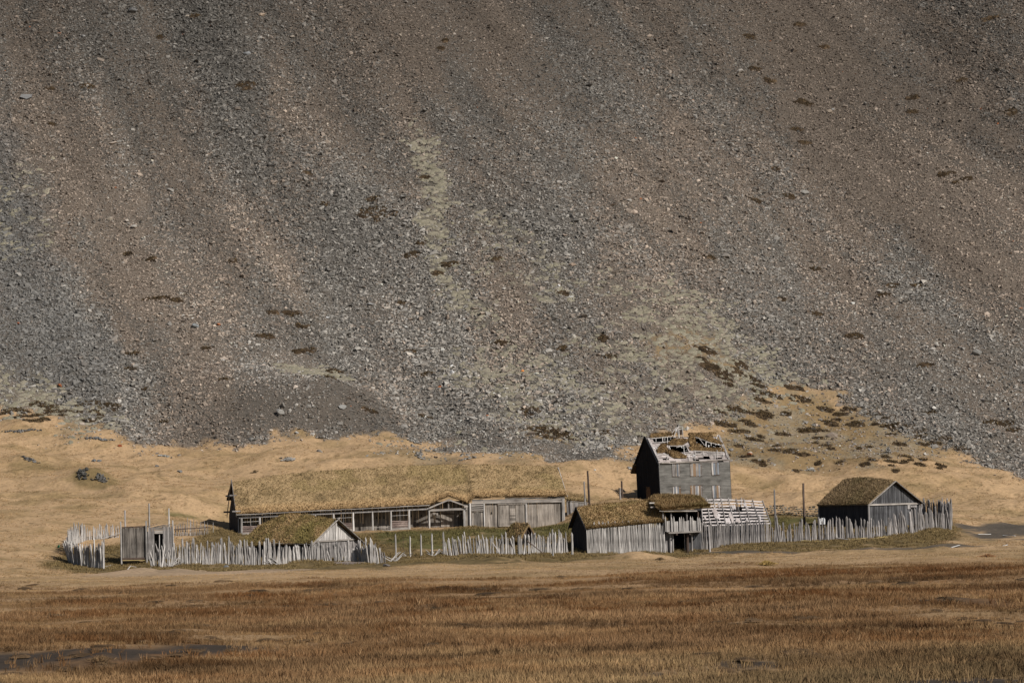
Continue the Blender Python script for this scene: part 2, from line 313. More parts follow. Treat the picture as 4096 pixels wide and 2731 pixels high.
M = dict(
 ground=colmat('ground_cover', (2.2, 2.2, 2.2), .72, 1.22, .6, .12),
 rock=colmat('rock', (4, 4, 4), .8, 1.2, .4, .05), turf=colmat('turf', (5, 5, 5), .65, 1.3, .6, .08), blade=colmat('blades', (2, 2, 2), .85, 1.15, 0.0, .01),
 stake=wood('weathered_wood', (.19, .175, .165), (.60, .575, .55), .6), stake_dim=wood('grey_wood', (.12, .11, .107), (.42, .395, .38), .6),
 dark=wood('dark_wood', (.020, .021, .026), (.055, .055, .062), .2), barn=wood('barn_wood', (.028, .028, .031), (.125, .125, .13), .15),
 brownw=wood('brown_wood', (.05, .035, .028), (.15, .11, .09), .3), wallw=wood('wall_wood', (.10, .085, .072), (.36, .32, .28), .15),
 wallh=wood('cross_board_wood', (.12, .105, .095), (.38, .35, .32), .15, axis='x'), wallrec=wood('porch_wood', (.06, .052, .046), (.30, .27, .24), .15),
 plaster=wood('grey_house_boards', (.075, .073, .068), (.205, .20, .188), .05, axis='x', streak=2.5), blackw=wood('near_black_boards', (.012, .013, .017), (.022, .024, .030), .05),  # second wood: near-black boards for left gable, back roof and verge
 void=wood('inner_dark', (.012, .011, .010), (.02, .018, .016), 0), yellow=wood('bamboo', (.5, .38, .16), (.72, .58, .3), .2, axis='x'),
 orange=wood('orange_board', (.16, .11, .07), (.30, .21, .14), .2), blue=wood('blue_grey_board', (.13, .15, .18), (.30, .33, .37), .2), door_brown=wood('brown_door', (.16, .09, .045), (.22, .13, .07), .1),
 roofplank=wood('pale_roof_planks', (.30, .27, .265), (.62, .58, .57), .2, axis='x'), ruin=wood('torn_roof_planks', (.24, .205, .195), (.54, .49, .47), .2, axis='x'), tin=wood('corrugated_tin', (.20, .15, .12), (.36, .32, .31), .1, .6, axis='x'),
 sheet=wood('white_sheet', (.6, .6, .6), (.8, .8, .8), .1, .7), green=wood('green_plastic', (.03, .25, .12), (.05, .32, .16), .1, .5), rope=wood('wattle', (.16, .11, .10), (.42, .34, .30), .2, axis='x', streak=14))
# ------------------------------------------------------------------ mesh helpers
class MB:
    def __init__(s): s.v = []; s.f = []; s.t = []; s.tint = .5; s.tone = None; s.c = []
    def add(s, vs, fs):
        n = len(s.v); s.v += [tuple(map(float, p)) for p in vs]; s.f += [tuple(n + i for i in f) for f in fs]
        s.t += [s.tint] * len(vs); s.c += [s.tone or (.3, .3, .3)] * len(vs)
    def hexa(s, a, b):      # a: 4 bottom points ccw, b: 4 top points
        s.add(list(a) + list(b), [(3, 2, 1, 0), (4, 5, 6, 7), (0, 1, 5, 4), (1, 2, 6, 5), (2, 3, 7, 6), (3, 0, 4, 7)])
    def box(s, x0, x1, y0, y1, z0, z1):
        s.hexa([(x0, y0, z0), (x1, y0, z0), (x1, y1, z0), (x0, y1, z0)], [(x0, y0, z1), (x1, y0, z1), (x1, y1, z1), (x0, y1, z1)])
    def beam(s, a, b, w, h, up=(0, 0, 1)):
        a = Vector(a); b = Vector(b); d = (b - a).normalized(); up = Vector(up)
        sd = d.cross(up)
        if sd.length < 1e-4: sd = Vector((1, 0, 0))
        sd = sd.normalized() * (w / 2); u = sd.cross(d).normalized() * (h / 2)
        s.hexa([a - sd - u, a + sd - u, b + sd - u, b - sd - u], [a - sd + u, a + sd + u, b + sd + u, b - sd + u])
    def tube(s, a, b, r0, r1=None, n=7, rings=4, wob=0.0, tip=0.0, seed=None):
        r1 = r0 if r1 is None else r1; rnd = random.Random(seed if seed is not None else random.random())
        a = Vector(a); b = Vector(b); d = b - a; L = d.length; d.normalize()
        sd = d.cross(Vector((.3, 1, .1))).normalized(); u = sd.cross(d); vs = []; fs = []
        ts = [i / rings for i in range(rings + 1)]
        if tip: ts = [t * (1 - tip / L) for t in ts] + [1.0]
        for k, t in enumerate(ts):
            last = tip and k == len(ts) - 1
            c = a + d * (L * t); off = (sd * rnd.uniform(-wob, wob) + u * rnd.uniform(-wob, wob)) if 0 < k else Vector()
            r = (r0 + (r1 - r0) * t) * rnd.uniform(.88, 1.1)
            if last: r = r0 * .14
            for i in range(n):
                g = 2 * math.pi * i / n; rr = r * (1 + .12 * math.sin(i * 2.3 + (seed or 0)))
                vs.append(c + off + sd * (math.cos(g) * rr) + u * (math.sin(g) * rr))
        K = len(ts)
        for k in range(K - 1):
            for i in range(n):
                j = (i + 1) % n; fs.append((k * n + i, k * n + j, (k + 1) * n + j, (k + 1) * n + i))
        fs.append(tuple(range(n))[::-1]); fs.append(tuple((K - 1) * n + i for i in range(n))); s.add(vs, fs)
    def prism(s, pts, off):   # planar polygon, extruded
        off = Vector(off); n = len(pts); P0 = [Vector(p) for p in pts]
        s.add(P0 + [p + off for p in P0], [tuple(range(n)), tuple(range(n, 2 * n))[::-1]] + [(i, i + n, (i + 1) % n + n, (i + 1) % n) for i in range(n)])
    def build(s, name, mat, parent=None, loc=None):
        me = bpy.data.meshes.new(name); me.from_pydata(s.v, [], s.f); me.validate(); 
        if len(me.vertices) == len(s.t):
            me.attributes.new('tint', 'FLOAT', 'POINT').data.foreach_set('value', s.t)
            if s.tone: me.attributes.new('tone', 'FLOAT_COLOR', 'POINT').data.foreach_set('color', np.array([(*c, 1) for c in s.c], np.float32).ravel())
        bm = bmesh.new(); bm.from_mesh(me); bmesh.ops.recalc_face_normals(bm, faces=bm.faces); bm.to_mesh(me); bm.free()
        me.materials.append(M[mat] if isinstance(mat, str) else mat)
        o = bpy.data.objects.new(name, me); col.objects.link(o)
        if parent: o.parent = parent
        if loc is not None: o.location = loc
        return o
def npmesh(name, V, Fc, tone, mat, parent=None, smooth=False, tint=None):
    """V (n,3), Fc (m,k) index arrays of equal face size"""
    me = bpy.data.meshes.new(name); k = Fc.shape[1]
    me.vertices.add(len(V)); me.vertices.foreach_set('co', V.astype(np.float32).ravel())
    me.loops.add(Fc.size); me.loops.foreach_set('vertex_index', Fc.astype(np.int32).ravel())
    me.polygons.add(len(Fc)); me.polygons.foreach_set('loop_start', np.arange(0, Fc.size, k, dtype=np.int32)); me.polygons.foreach_set('loop_total', np.full(len(Fc), k, np.int32))
    me.update(calc_edges=True)
    me.attributes.new('tone', 'FLOAT_COLOR', 'POINT').data.foreach_set('color', np.concatenate([tone, np.ones((len(V), 1))], 1).astype(np.float32).ravel())
    me.polygons.foreach_set('use_smooth', np.full(len(Fc), smooth)); me.materials.append(M[mat])
    o = bpy.data.objects.new(name, me); col.objects.link(o)
    if parent: o.parent = parent
    return o
def tag(o, label=None, cat=None, group=None, kind=None):
    if label: o['label'] = label
    if cat: o['category'] = cat
    if group: o['group'] = group
    if kind: o['kind'] = kind
    return o
def thing(name, label, cat, loc, rz=0.0, group=None):
    o = bpy.data.objects.new(name, None); col.objects.link(o); o.location = tuple(map(float, loc)); o.rotation_euler = (0, 0, rz); o.empty_display_size = .3
    return tag(o, label, cat, group)
rng = np.random.default_rng(3)
def BR(x, y): return .6 * fbm(x / 26, y / 17, octv=4, seed=54) + .4 * fbm(x / 9, y / 9, octv=3, seed=58)
# ------------------------------------------------------------------ ground sheet
def spaced(parts): return np.unique(np.concatenate([np.arange(a, b, s) for a, b, s in parts] + [[parts[-1][1]]]))
gx = spaced([(-2400, -300, 150), (-300, -115, 9), (-115, 115, .34), (115, 300, 9), (300, 2400, 150)])
gy = spaced([(-1500, 0, 150), (0, 60, 10), (60, 180, 1.0), (180, 352, .8), (352, 480, .3), (480, 640, .5), (640, 800, 4), (800, 2400, 80)])
GX, GY = np.meshgrid(gx, gy); x = GX.ravel(); y = GY.ravel(); z = H(x, y)
Z = zones(x, y)
n1 = fbm(x / 5, y / 3.2, octv=4, seed=51); n2 = fbm(x / .9, y / .7, octv=3, seed=52); n3 = fbm(x / 26, y / 12, octv=3, seed=53)
T = {'straw': A3(.425, .29, .166), 'straw2': A3(.36, .245, .133), 'olive': A3(.185, .135, .062), 'rust': A3(.150, .082, .038), 'rustl': A3(.235, .145, .075),
     'gravel': A3(.116, .102, .087), 'gravelb': A3(.155, .127, .102), 'grey': A3(.105, .10, .092), 'moss': A3(.19, .17, .125), 'gold': A3(.235, .165, .085), 'peat': A3(.036, .028, .022), 'green': A3(.10, .095, .035), 'road': A3(.085, .074, .062), 'stone': A3(.42, .31, .22)}
c = mix(T['straw'][None], T['straw2'][None], sst(n1, .45, .75))
c = mix(c, T['olive'][None], sst(n2 + n1 * .5, .82, 1.02) * .35); c = mix(c, T['olive'][None] * 1.1, sst(fbm(x / 9, y / 4, octv=4, seed=59), .58, .70) * .42); c = mix(c, T['olive'][None] * .6, sst(fbm(x / .9, y / .6, octv=2, seed=66), .74, .82) * .6)
br = Z['brown'] * sst(BR(x, y) + .12 * Z['brown'] - .28 * sst(y, 150, 270) * (1 - .6 * sst(x, 0, 45)), .36, .58)
fade = .20 * sst(y, 150, 270) * (1 - .6 * sst(x, 0, 45)); c = mix(c, T['rustl'][None] * 1.25, Z['brown'] * (.8 - .5 * sst(y, 200, 300) * (1 - .6 * sst(x, 0, 45)))); c = mix(c, mix(T['rust'][None], T['rustl'][None], sst(fbm(x / 7, y / 9, octv=3, seed=57), .35, .65)), br)
near = 1 - sst(y, 85, 135)
c = mix(c, T['straw2'][None] * .6, (1 - Z['brown']) * near)
c = mix(c, T['olive'][None] * .85, Z['village'] * sst(n1, .12, .4) * .95); c = mix(c, T['olive'][None] * .5, Z['village'] * sst(n2 + .5 * n1, .74, .9) * .8)
c = mix(c, T['green'][None], np.maximum.reduce([Z['green'], Z['green2'], Z['green3']]) * sst(n2 * .6 + n1 * .5, .3, .6) * .9)
c = mix(c, T['road'][None], np.maximum(Z['path'] * .85, Z['yard'] * sst(n1 + .3 * n2, .32, .55) * .95))
c = mix(c, T['stone'][None], Z['gravel'] * .6)
for i in range(1, 6): c = mix(c, T['peat'][None] * (1 + n2[:, None]), Z['peat%d' % i] * sst(n2 + n1 * .3, .15, .45))
st = stone_amount(x, y, Z); mo = moss_amount(x, y, Z)
streak = fbm(fall(x, y) / 3.0, y / 45, octv=4, seed=55)
sc = mix(T['gravelb'][None], T['gravel'][None], sst(streak + .5 * (st - .5), .35, .6)); sc = mix(sc, T['grey'][None], sst(st, .6, 1) * .5)
sc = sc * (1 - .34 * sst(y, 490, 585))[:, None]; sc = mix(sc, T['moss'][None], mo * .35); sc = mix(sc, T['gravel'][None] * .8, Z['cone'] * .7); gold = np.maximum.reduce([Z['gold1'] * .8, Z['gold3'], Z['gold2'] * .5]) * sst(n2 + n1 * .4, .5, .8)  # height factor paints cloud shade into the upper slope's ground colour
sc = mix(sc, T['gold'][None], gold)
screem = Z['scree']
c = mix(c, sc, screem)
g2 = Z['gold2'] * (1 - screem * .5)
c = mix(c, mix(T['gold'][None] * .95, T['straw'][None] * .75, sst(n1, .5, .75)), g2 * .92)
c = mix(c, T['moss'][None] * 1.1, Z['gold2'] * sst(n1 + .4 * n2, .58, .8) * .6)
c = mix(c, T['olive'][None] * .9, np.maximum(Z['hollow'] * .85, Z['dusk'] * .6) * (1 - screem))
c = mix(c, T['moss'][None] * .9, np.maximum(Z['mossfoot'] * .4, Z['moss5'] * .5) * sst(n1, .4, .6) * (1 - screem))
NX, NY = len(gx), len(gy); I = np.arange(NX * NY).reshape(NY, NX)
Fq = np.stack([I[:-1, :-1].ravel(), I[:-1, 1:].ravel(), I[1:, 1:].ravel(), I[1:, :-1].ravel()], 1)
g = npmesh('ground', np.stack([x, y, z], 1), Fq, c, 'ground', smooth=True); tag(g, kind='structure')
del GX, GY, x, y, z, Z, c, sc
# ------------------------------------------------------------------ scattering: many copies of small templates in one mesh
def rock_template(seed, n=11, flat=.75):
    r = random.Random(seed); bm = bmesh.new()
    for i in range(n):
        v = Vector((r.gauss(0, 1), r.gauss(0, 1), r.gauss(0, 1))).normalized() * r.uniform(.8, 1.1)
        bm.verts.new((v.x * r.uniform(.9, 1.15), v.y * .8, v.z * flat))
    res = bmesh.ops.convex_hull(bm, input=bm.verts)
    bmesh.ops.delete(bm, geom=[e for e in bm.verts if not e.link_faces], context='VERTS')
    bmesh.ops.triangulate(bm, faces=bm.faces); bmesh.ops.recalc_face_normals(bm, faces=bm.faces)
    bm.verts.index_update(); V = np.array([v.co[:] for v in bm.verts]); Fc = np.array([[v.index for v in f.verts] for f in bm.faces]); bm.free()
    return V, Fc
def rotz(V, a):   # V (k,3), a (n,) -> (n,k,3)
    ca, sa = np.cos(a)[:, None], np.sin(a)[:, None]
    return np.stack([V[None, :, 0] * ca - V[None, :, 1] * sa, V[None, :, 0] * sa + V[None, :, 1] * ca, np.broadcast_to(V[None, :, 2], (len(a), len(V)))], -1)
def scatter(name, temps, pos, size, sq, tone, mat, tilt=.5, drape=0.0):
    """temps list of (V,F); pos (n,3); size (n,); sq (n,3) stretch; tone (n,3)"""
    n = len(pos); which = rng.integers(0, len(temps), n); Vs = []; Fs = []; Cs = []; off = 0
    for t, (V, Fc) in enumerate(temps):
        m = which == t; k = m.sum()
        if not k: continue
        A = rotz(V, rng.uniform(0, 6.283, k)) * (size[m][:, None, None] * sq[m][:, None, :])
        tx = rng.uniform(-tilt, tilt, k)[:, None]; ct, s_ = np.cos(tx), np.sin(tx)
        A = np.stack([A[..., 0], A[..., 1] * ct - A[..., 2] * s_, A[..., 1] * s_ + A[..., 2] * ct], -1)
        A[..., 2] += A[..., 1] * drape; A = A + pos[m][:, None, :]; kv = len(V)
        Vs.append(A.reshape(-1, 3)); Fs.append((Fc[None] + (np.arange(k) * kv)[:, None, None] + off).reshape(-1, 3)); Cs.append(np.repeat(tone[m], kv, 0)); off += k * kv
    return npmesh(name, np.concatenate(Vs), np.concatenate(Fs), np.concatenate(Cs), mat)
RT = [rock_template(i, 9 + i % 4, .55 + .1 * (i % 4)) for i in range(14)]; RS = [rock_template(i + 40, 8, .55 + .1 * (i % 3)) for i in range(14)]
# scree stones
N0 = 1250000
X = rng.uniform(-112, 112, N0); Y = 448 + 195 * rng.random(N0) ** .9
keep = np.abs(X) < Y * .166 + 9; X, Y = X[keep], Y[keep]
Z = zones(X, Y); st = stone_amount(X, Y, Z); mo = moss_amount(X, Y, Z)
dens = Z['scree'] * (.70 + .26 * st) * (1 - .80 * mo) * (1 - .6 * np.maximum(Z['gold1'], Z['gold3']))
dens = np.maximum(dens, Z['tongue'] * .75); edge = pmask(ZW['scree'], X, Y, 7.0, 3.0, 5); dens = np.maximum(dens, .16 * edge * sst(fbm(X / 3, Y / 3, octv=3, seed=88), .45, .7))
dens = np.maximum(dens, Z['gold2'] * .10 + Z['mossfoot'] * .12 + Z['moss5'] * .12)
k = rng.random(len(X)) < dens; X, Y, st = X[k], Y[k], st[k]; Zk = {a: b[k] for a, b in Z.items()}
sz = np.exp(rng.normal(-2.03, .42, len(X))) * (.90 + .60 * st) * (1 - .3 * Zk['tongue']); sz = np.clip(sz, .06, .8)
tn = fbm(X / 9, Y / 30, octv=3, seed=71); b = np.exp(rng.normal(0, .30, len(X)))
warm = sst(tn + rng.normal(0, .16, len(X)) - .25 * (st - .5) + .2 * np.maximum(Zk['rust2'], Zk['rust1']), .38, .72)
tone = mix(A3(.235, .222, .202)[None], A3(.275, .226, .185)[None], warm) * b[:, None] * (1 - .25 * Zk['cone'])[:, None] * (1 - .44 * sst(Y, 490, 585))[:, None] * (1 + .7 * (fbm(fall(X, Y) / 5, Y / 60, octv=3, seed=98) - .5))[:, None]  # factor over Y puts the cloud shade of the upper slope into stone colour
tone = mix(tone, A3(.34, .13, .06)[None], (rng.random(len(X)) < .0003).astype(float))
tone = mix(tone, A3(.14, .14, .137)[None], Zk['coarse1'] * .6); tone = tone * (1 - .22 * np.maximum(Zk['coarse2'], Zk['coarse4']))[:, None]
tone = np.clip(tone, .03, .52)
print('stones', len(X))
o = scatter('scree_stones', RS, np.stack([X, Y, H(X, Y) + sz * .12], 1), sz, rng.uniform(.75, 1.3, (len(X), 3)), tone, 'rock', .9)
tag(o, 'loose grey and brown stones covering the steep mountain slope', 'scree', kind='stuff')
# moss cushions between the stones
def dome(seed, n=9, h=.32):
    r = random.Random(seed); V = [(0, 0, h)]; 
    for q, zz in ((.6, h * .8), (1, -.05)):
        for i in range(n): a = 2 * math.pi * i / n; rr = q * r.uniform(.75, 1.2); V.append((rr * math.cos(a) * 1.3, rr * math.sin(a) * .8, zz * r.uniform(.8, 1.2)))
    Fc = []
    for i in range(n):
        j = (i + 1) % n; Fc += [(0, 1 + i, 1 + j), (1 + i, 1 + n + i, 1 + n + j), (1 + i, 1 + n + j, 1 + j)]
    return np.array(V), np.array(Fc)
DT = [dome(i) for i in range(6)]
X = rng.uniform(-112, 112, 110000); Y = rng.uniform(452, 600, 110000); Z = zones(X, Y); mo = moss_amount(X, Y, Z); k = (rng.random(len(X)) < mo * np.maximum(Z['scree'], .15)) & (np.abs(X) < Y * .166 + 9); X, Y = X[k], Y[k]
sz = rng.uniform(.22, .58, len(X)); tone = mix(A3(.265, .238, .185)[None], A3(.225, .208, .15)[None], rng.random(len(X))) * rng.uniform(.85, 1.15, (len(X), 1))
o = scatter('moss_cushions', DT, np.stack([X, Y, H(X, Y) + .02], 1), sz, np.ones((len(X), 3)) * A3(1.1, .8, .8), tone, 'turf', .15, drape=.62)
tag(o, 'pale sage moss cushions spread between the scree stones', 'moss', kind='stuff')
print('moss', len(X))
# heather mats on the slope: ragged dark patches at their places
hp = [(1500, 850, 60, 28), (1495, 800, 22, 10), (1680, 978, 18, 9), (1645, 1022, 22, 12), (1790, 1065, 20, 9), (350, 350, 26, 10), (980, 345, 36, 16), (620, 1200, 50, 7), (700, 1205, 20, 8), (1210, 1310, 28, 8), (1170, 1260, 30, 10), (1235, 1400, 22, 12), (1060, 1350, 30, 10),
      (1335, 1485, 24, 12), (1315, 1508, 20, 6), (930, 1050, 14, 7), (2250, 1180, 18, 8), (2250, 1400, 18, 8), (1750, 1100, 20, 6), (2440, 1430, 22, 9), (2830, 1405, 34, 10), (2840, 1470, 26, 12), (2880, 1490, 40, 14), (2960, 1460, 26, 10), (2945, 1490, 24, 10), (2900, 1515, 30, 8), (3010, 1520, 22, 8), (2920, 1545, 26, 8),
      (3030, 1545, 30, 8), (3035, 1575, 20, 8), (3095, 1585, 34, 10), (3045, 1605, 40, 9), (3210, 1600, 38, 12), (3180, 1558, 30, 7), (3060, 1655, 32, 22), (2905, 1700, 44, 12), (2950, 1640, 36, 10), (3260, 1720, 44, 14), (3330, 1700, 26, 10), (3420, 1700, 36, 12), (3580, 1710, 40, 10), (3670, 1725, 46, 10), (3500, 1660, 34, 8),
      (3400, 1640, 30, 7), (3300, 1640, 26, 7), (2180, 1710, 60, 22), (2230, 1745, 70, 14), (2120, 1650, 40, 12), (2430, 1735, 30, 10), (2400, 1740, 20, 6), (3420, 1350, 30, 10), (3570, 1145, 22, 10), (3650, 450, 20, 8), (3210, 410, 22, 8), (3000, 155, 20, 7), (3080, 330, 16, 8), (3190, 520, 18, 8), (3160, 790, 20, 8), (3030, 810, 24, 6),
      (3960, 80, 24, 7), (4050, 450, 20, 16), (3780, 700, 26, 8), (3870, 720, 20, 6), (4020, 1700, 36, 8), (3960, 1690, 24, 8), (4060, 1725, 30, 7), (3700, 1465, 24, 7), (3540, 1180, 24, 8), (450, 1630, 26, 8), (350, 1690, 20, 6), (50, 1640, 40, 8), (100, 1665, 50, 8), (300, 1650, 30, 6), (200, 1635, 30, 6), (590, 1560, 20, 6), (820, 1400, 12, 6), (530, 1420, 26, 6),
      (520, 1480, 20, 6), (900, 1520, 20, 6), (660, 1690, 24, 6), (1820, 1060, 12, 6), (1090, 1255, 16, 6), (1480, 1650, 26, 6), (1700, 1670, 24, 7), (2000, 1380, 24, 8), (1710, 1500, 22, 8), (1640, 1415, 18, 6), (3130, 1740, 26, 8), (3020, 1760, 30, 7), (3160, 1800, 24, 6), (3780, 1760, 30, 7), (3850, 1800, 26, 6), (3600, 1780, 24, 6), (2990, 1690, 26, 7)]
r = random.Random(77)
for i in range(46): hp.append((r.uniform(2880, 3760), 1640 + r.random() * 190, r.uniform(8, 24), r.uniform(3, 7)))
for i in range(26): hp.append((r.uniform(0, 460), 1610 + r.random() * 80, r.uniform(10, 26), r.uniform(3, 6)))
for i in range(22): hp.append((r.uniform(2950, 3800), 1840 + r.random() * 50, r.uniform(6, 14), r.uniform(2, 4)))
for i in range(30): hp.append((r.uniform(100, 4000), r.uniform(60, 1500), r.uniform(8, 20), r.uniform(4, 8)))
Vs, Fs, Cs, off = [], [], [], 0; 
for (u, v, ru, rv) in hp:
    q = G(u, v + rv * .5); sc_ = q[1] / FPX; rx = ru * sc_ * 1.15; ry = max(rv * sc_ * 1.6, .35)
    n = int(20 + rx * ry * 36); a = rng.uniform(0, 6.283, n); r = np.sqrt(rng.random(n)); rag = .35 + 1.25 * fbm(np.cos(a) * 2.5 + u, np.sin(a) * 2.5 + v, octv=3, seed=3)
    X = q[0] + rx * r * np.cos(a) * rag; Y = q[1] + ry * r * np.sin(a) * rag + .5; s_ = rng.uniform(.10, .30, n) * (1.5 if q[1] > 478 else 1)
    for i in range(n):
        V, Fc = DT[i % 6]; ht = 1.6
        Vs.append(V * [s_[i], s_[i], s_[i] * ht] + [X[i], Y[i], 0]); Fs.append(Fc + off); off += len(V)
        Cs.append(np.repeat((A3(.044, .030, .018) * rng.uniform(.5, 1.5) * (1 if rng.random() > .25 else 1.9))[None], len(V), 0))
V = np.concatenate(Vs); V[:, 2] += H(V[:, 0], V[:, 1]) + .02
bs_ = V[rng.integers(0, len(V), 26000)] + rng.normal(0, .12, (26000, 3)) * [1.4, 1, .2]; sd_ = rng.normal(0, .03, (26000, 3)); up_ = np.stack([rng.normal(0, .12, 26000), rng.normal(-.05, .1, 26000), rng.uniform(.12, .34, 26000)], 1)
BV = np.stack([bs_ - sd_, bs_ + sd_, bs_ + up_], 1).reshape(-1, 3); Fs.append(np.arange(78000).reshape(-1, 3) + len(V)); V = np.concatenate([V, BV]); Cs.append(np.repeat(mix(A3(.05, .035, .018)[None], A3(.20, .14, .065)[None], rng.random(26000) ** 2), 3, 0))
o = npmesh('heather', V, np.concatenate(Fs), np.concatenate(Cs), 'turf'); tag(o, 'dark brown heather mats dotted over the lower mountain slope', 'heather', kind='stuff')

# ------------------------------------------------------------------ grass
def tuft(seed, nb=9, w=.022, spread=.16, lean=.35):
    r = random.Random(seed); V = []; Fc = []
    for i in range(nb):
        a = r.uniform(0, 6.283); d = r.uniform(0, spread); bx, by = d * math.cos(a), d * math.sin(a); h = r.uniform(.55, 1); f = r.uniform(0, 6.283); ww = w * r.uniform(.7, 1.4)
        tx, ty = bx + r.uniform(-lean, lean) + .10, by + r.uniform(-lean, lean); k = len(V)
        cx, cy = math.cos(f) * ww, math.sin(f) * ww
        V += [(bx - cx, by - cy, -.06), (bx + cx, by + cy, -.06), ((bx + tx) / 2 + cx * .6, (by + ty) / 2 + cy * .6, h * .62), (tx, ty, h)]
        Fc += [(k, k + 1, k + 2), (k, k + 2, k + 3)]
    return np.array(V), np.array(Fc)
def grassfield(name, X, Y, size, tone, wid, label, lean=.35, nb=9, spread=.5):
    T_ = [tuft(i * 7 + 1, nb, wid, spread, lean) for i in range(8)]
    o = scatter(name, T_, np.stack([X, Y, H(X, Y)], 1), size, np.stack([np.ones(len(X)), np.ones(len(X)), np.ones(len(X))], 1), tone, 'blade', .12)
    return tag(o, label, 'grass', kind='stuff')
n = 360000; Y = 84 + 272 * rng.random(n) ** 1.3; X = rng.uniform(-1, 1, n) * (Y * .166 + 22)
Z = zones(X, Y); b1 = BR(X, Y); tall = Z['brown'] * sst(b1 + .12 * Z['brown'] - .28 * sst(Y, 150, 270) * (1 - .6 * sst(X, 0, 45)), .36, .58); n2 = fbm(X / 2.5, Y / 2, octv=3, seed=91)
peat = np.zeros(n)
for dy in (0, 2.5, 5, 7.5):
    for i in range(1, 6): peat = np.maximum(peat, pmask(ZW['peat%d' % i], X, Y + dy, 1.0, 2.0, 20 + i))
k = rng.random(n) > np.maximum.reduce([peat * .97, Z['village'], Z['path'], .35 * (1 - tall), Z['gravel']]); X, Y, tall, n2 = X[k], Y[k], tall[k], n2[k]
near = 1 - sst(Y, 88, 125); Zb = Z['brown'][k]
hgt = (.11 + .27 * tall * (.5 + .9 * n2) * (1 - .4 * sst(Y, 150, 330)) + .22 * near * (1 - Zb)) * rng.uniform(.7, 1.3, len(X))
ton = mix(mix(A3(.40, .275, .14)[None], A3(.32, .20, .098)[None], Z['brown'][k] * (1 - .6 * sst(Y, 200, 300))), A3(.152, .071, .027)[None], tall); ton = mix(ton, A3(.25, .155, .08)[None], tall * sst(fbm(X / 7, Y / 9, octv=3, seed=57), .4, .65) * .8)
ton = mix(ton, A3(.235, .165, .085)[None], near * (1 - Zb)); ton = mix(ton, A3(.33, .21, .11)[None], (rng.random(len(X)) < .08) * 1.0)
ton = ton * rng.uniform(.82, 1.18, (len(X), 1))
sk = fbm(X / 13, Y / 3.4, octv=4, seed=96); ton = ton * (.84 + 1.7 * (sk - .5))[:, None]; ton = mix(ton, A3(.34, .22, .11)[None], sst(fbm(X / 11, Y / 3, octv=3, seed=97), .62, .70) * .7)
grassfield('field_grass', X, Y, hgt, ton, .026, 'rusty brown and straw coloured grass of the marshy foreground field')
print('grass', len(X))
# short meadow and village grass
n = 300000; Y = rng.uniform(356, 476, n); X = rng.uniform(-1, 1, n) * (Y * .166 + 6); Z = zones(X, Y); n2 = fbm(X / 1.8, Y / 1.8, octv=3, seed=92); n1 = fbm(X / 5, Y / 3.2, octv=4, seed=51)
kk = (rng.random(n) < (.30 + .7 * Z['village']) * sst(n2, .35, .6)) & (Z['scree'] < .4) & (Z['path'] < .3) & (Z['yard'] < .3)
X, Y, n2, n1 = X[kk], Y[kk], n2[kk], n1[kk]; Z = {a: b[kk] for a, b in Z.items()}
gr = np.maximum.reduce([Z['green'], Z['green2'], Z['green3']])
ton = mix(A3(.425, .29, .162)[None], A3(.355, .24, .127)[None], rng.random(len(X))); ton = mix(ton, A3(.195, .145, .065)[None], Z['village'] * .9); ton = mix(ton, A3(.125, .115, .042)[None], gr * .8); ton = mix(ton, A3(.26, .16, .06)[None], Z['gold2'] * .6)
ton = mix(ton, A3(.17, .12, .055)[None], sst(fbm(X / 9, Y / 4, octv=4, seed=59), .58, .70) * .45); ton = ton * rng.uniform(.82, 1.15, (len(X), 1))
grassfield('meadow_grass', X, Y, rng.uniform(.09, .22, len(X)) * (1 + .6 * Z['village']), ton, .10, 'short dry straw coloured grass of the meadow below the scree', .7, 6, .9)
print('meadow', len(X))

def tussock(u, v, wpx, hpx, n, tone, label, name='tussock', seed=1, tall=.35):
    p = G(u, v); k_ = p[1] / FPX; r_ = np.random.default_rng(seed); Vs, Fs, Cs, off = [], [], [], 0
    for i in range(n):
        V, Fc = DT[i % 6]; g_ = r_.normal(0, .4); s_ = r_.uniform(.5, 1.0) * hpx * k_ * .8; A = V * [s_, s_, s_ * 1.5 * max(.35, 1 - abs(g_))] + [g_ * wpx * k_ / 2, r_.normal(0, .25), -.03]
        Vs.append(A); Fs.append(Fc + off); off += len(V); Cs.append(np.tile(A3(*tone) * r_.uniform(.6, 1.4), (len(V), 1)))
    for i in range(n * 4):
        V, Fc = tuft(i, 7, .05, .3, .5); g_ = r_.normal(0, .45); A = V * [tall, tall, tall * max(.4, 1 - abs(g_))] + [g_ * wpx * k_ / 2, r_.normal(0, .3), hpx * k_ * .3]
        Vs.append(A); Fs.append(Fc + off); off += len(V); Cs.append(np.tile(A3(*tone) * r_.uniform(1.0, 2.6), (len(V), 1)))
    o = npmesh(name, np.concatenate(Vs), np.concatenate(Fs), np.concatenate(Cs), 'turf'); o.location = (p[0], p[1], Hs(p[0], p[1])); return tag(o, label, 'tussock')
tussock(1740, 2452, 60, 26, 12, (.05, .035, .022), 'dark peaty tussock standing alone near the middle of the field', seed=1)
tussock(400, 2642, 90, 34, 16, (.10, .065, .035), 'brown grassy hump beside the dark peat ditch at lower left', seed=2, tall=.25)
tussock(3790, 2418, 130, 26, 20, (.06, .042, .026), 'long dark tussock in the brown field at lower right', seed=3)
tussock(3065, 2258, 70, 12, 30, (.20, .14, .05), 'golden rush clump in the pale strip below the right palisade', seed=4, tall=.4)
tussock(3950, 2225, 70, 8, 40, (.20, .11, .055), 'low reddish rush clump in the pale strip at far right', seed=5, tall=.35)
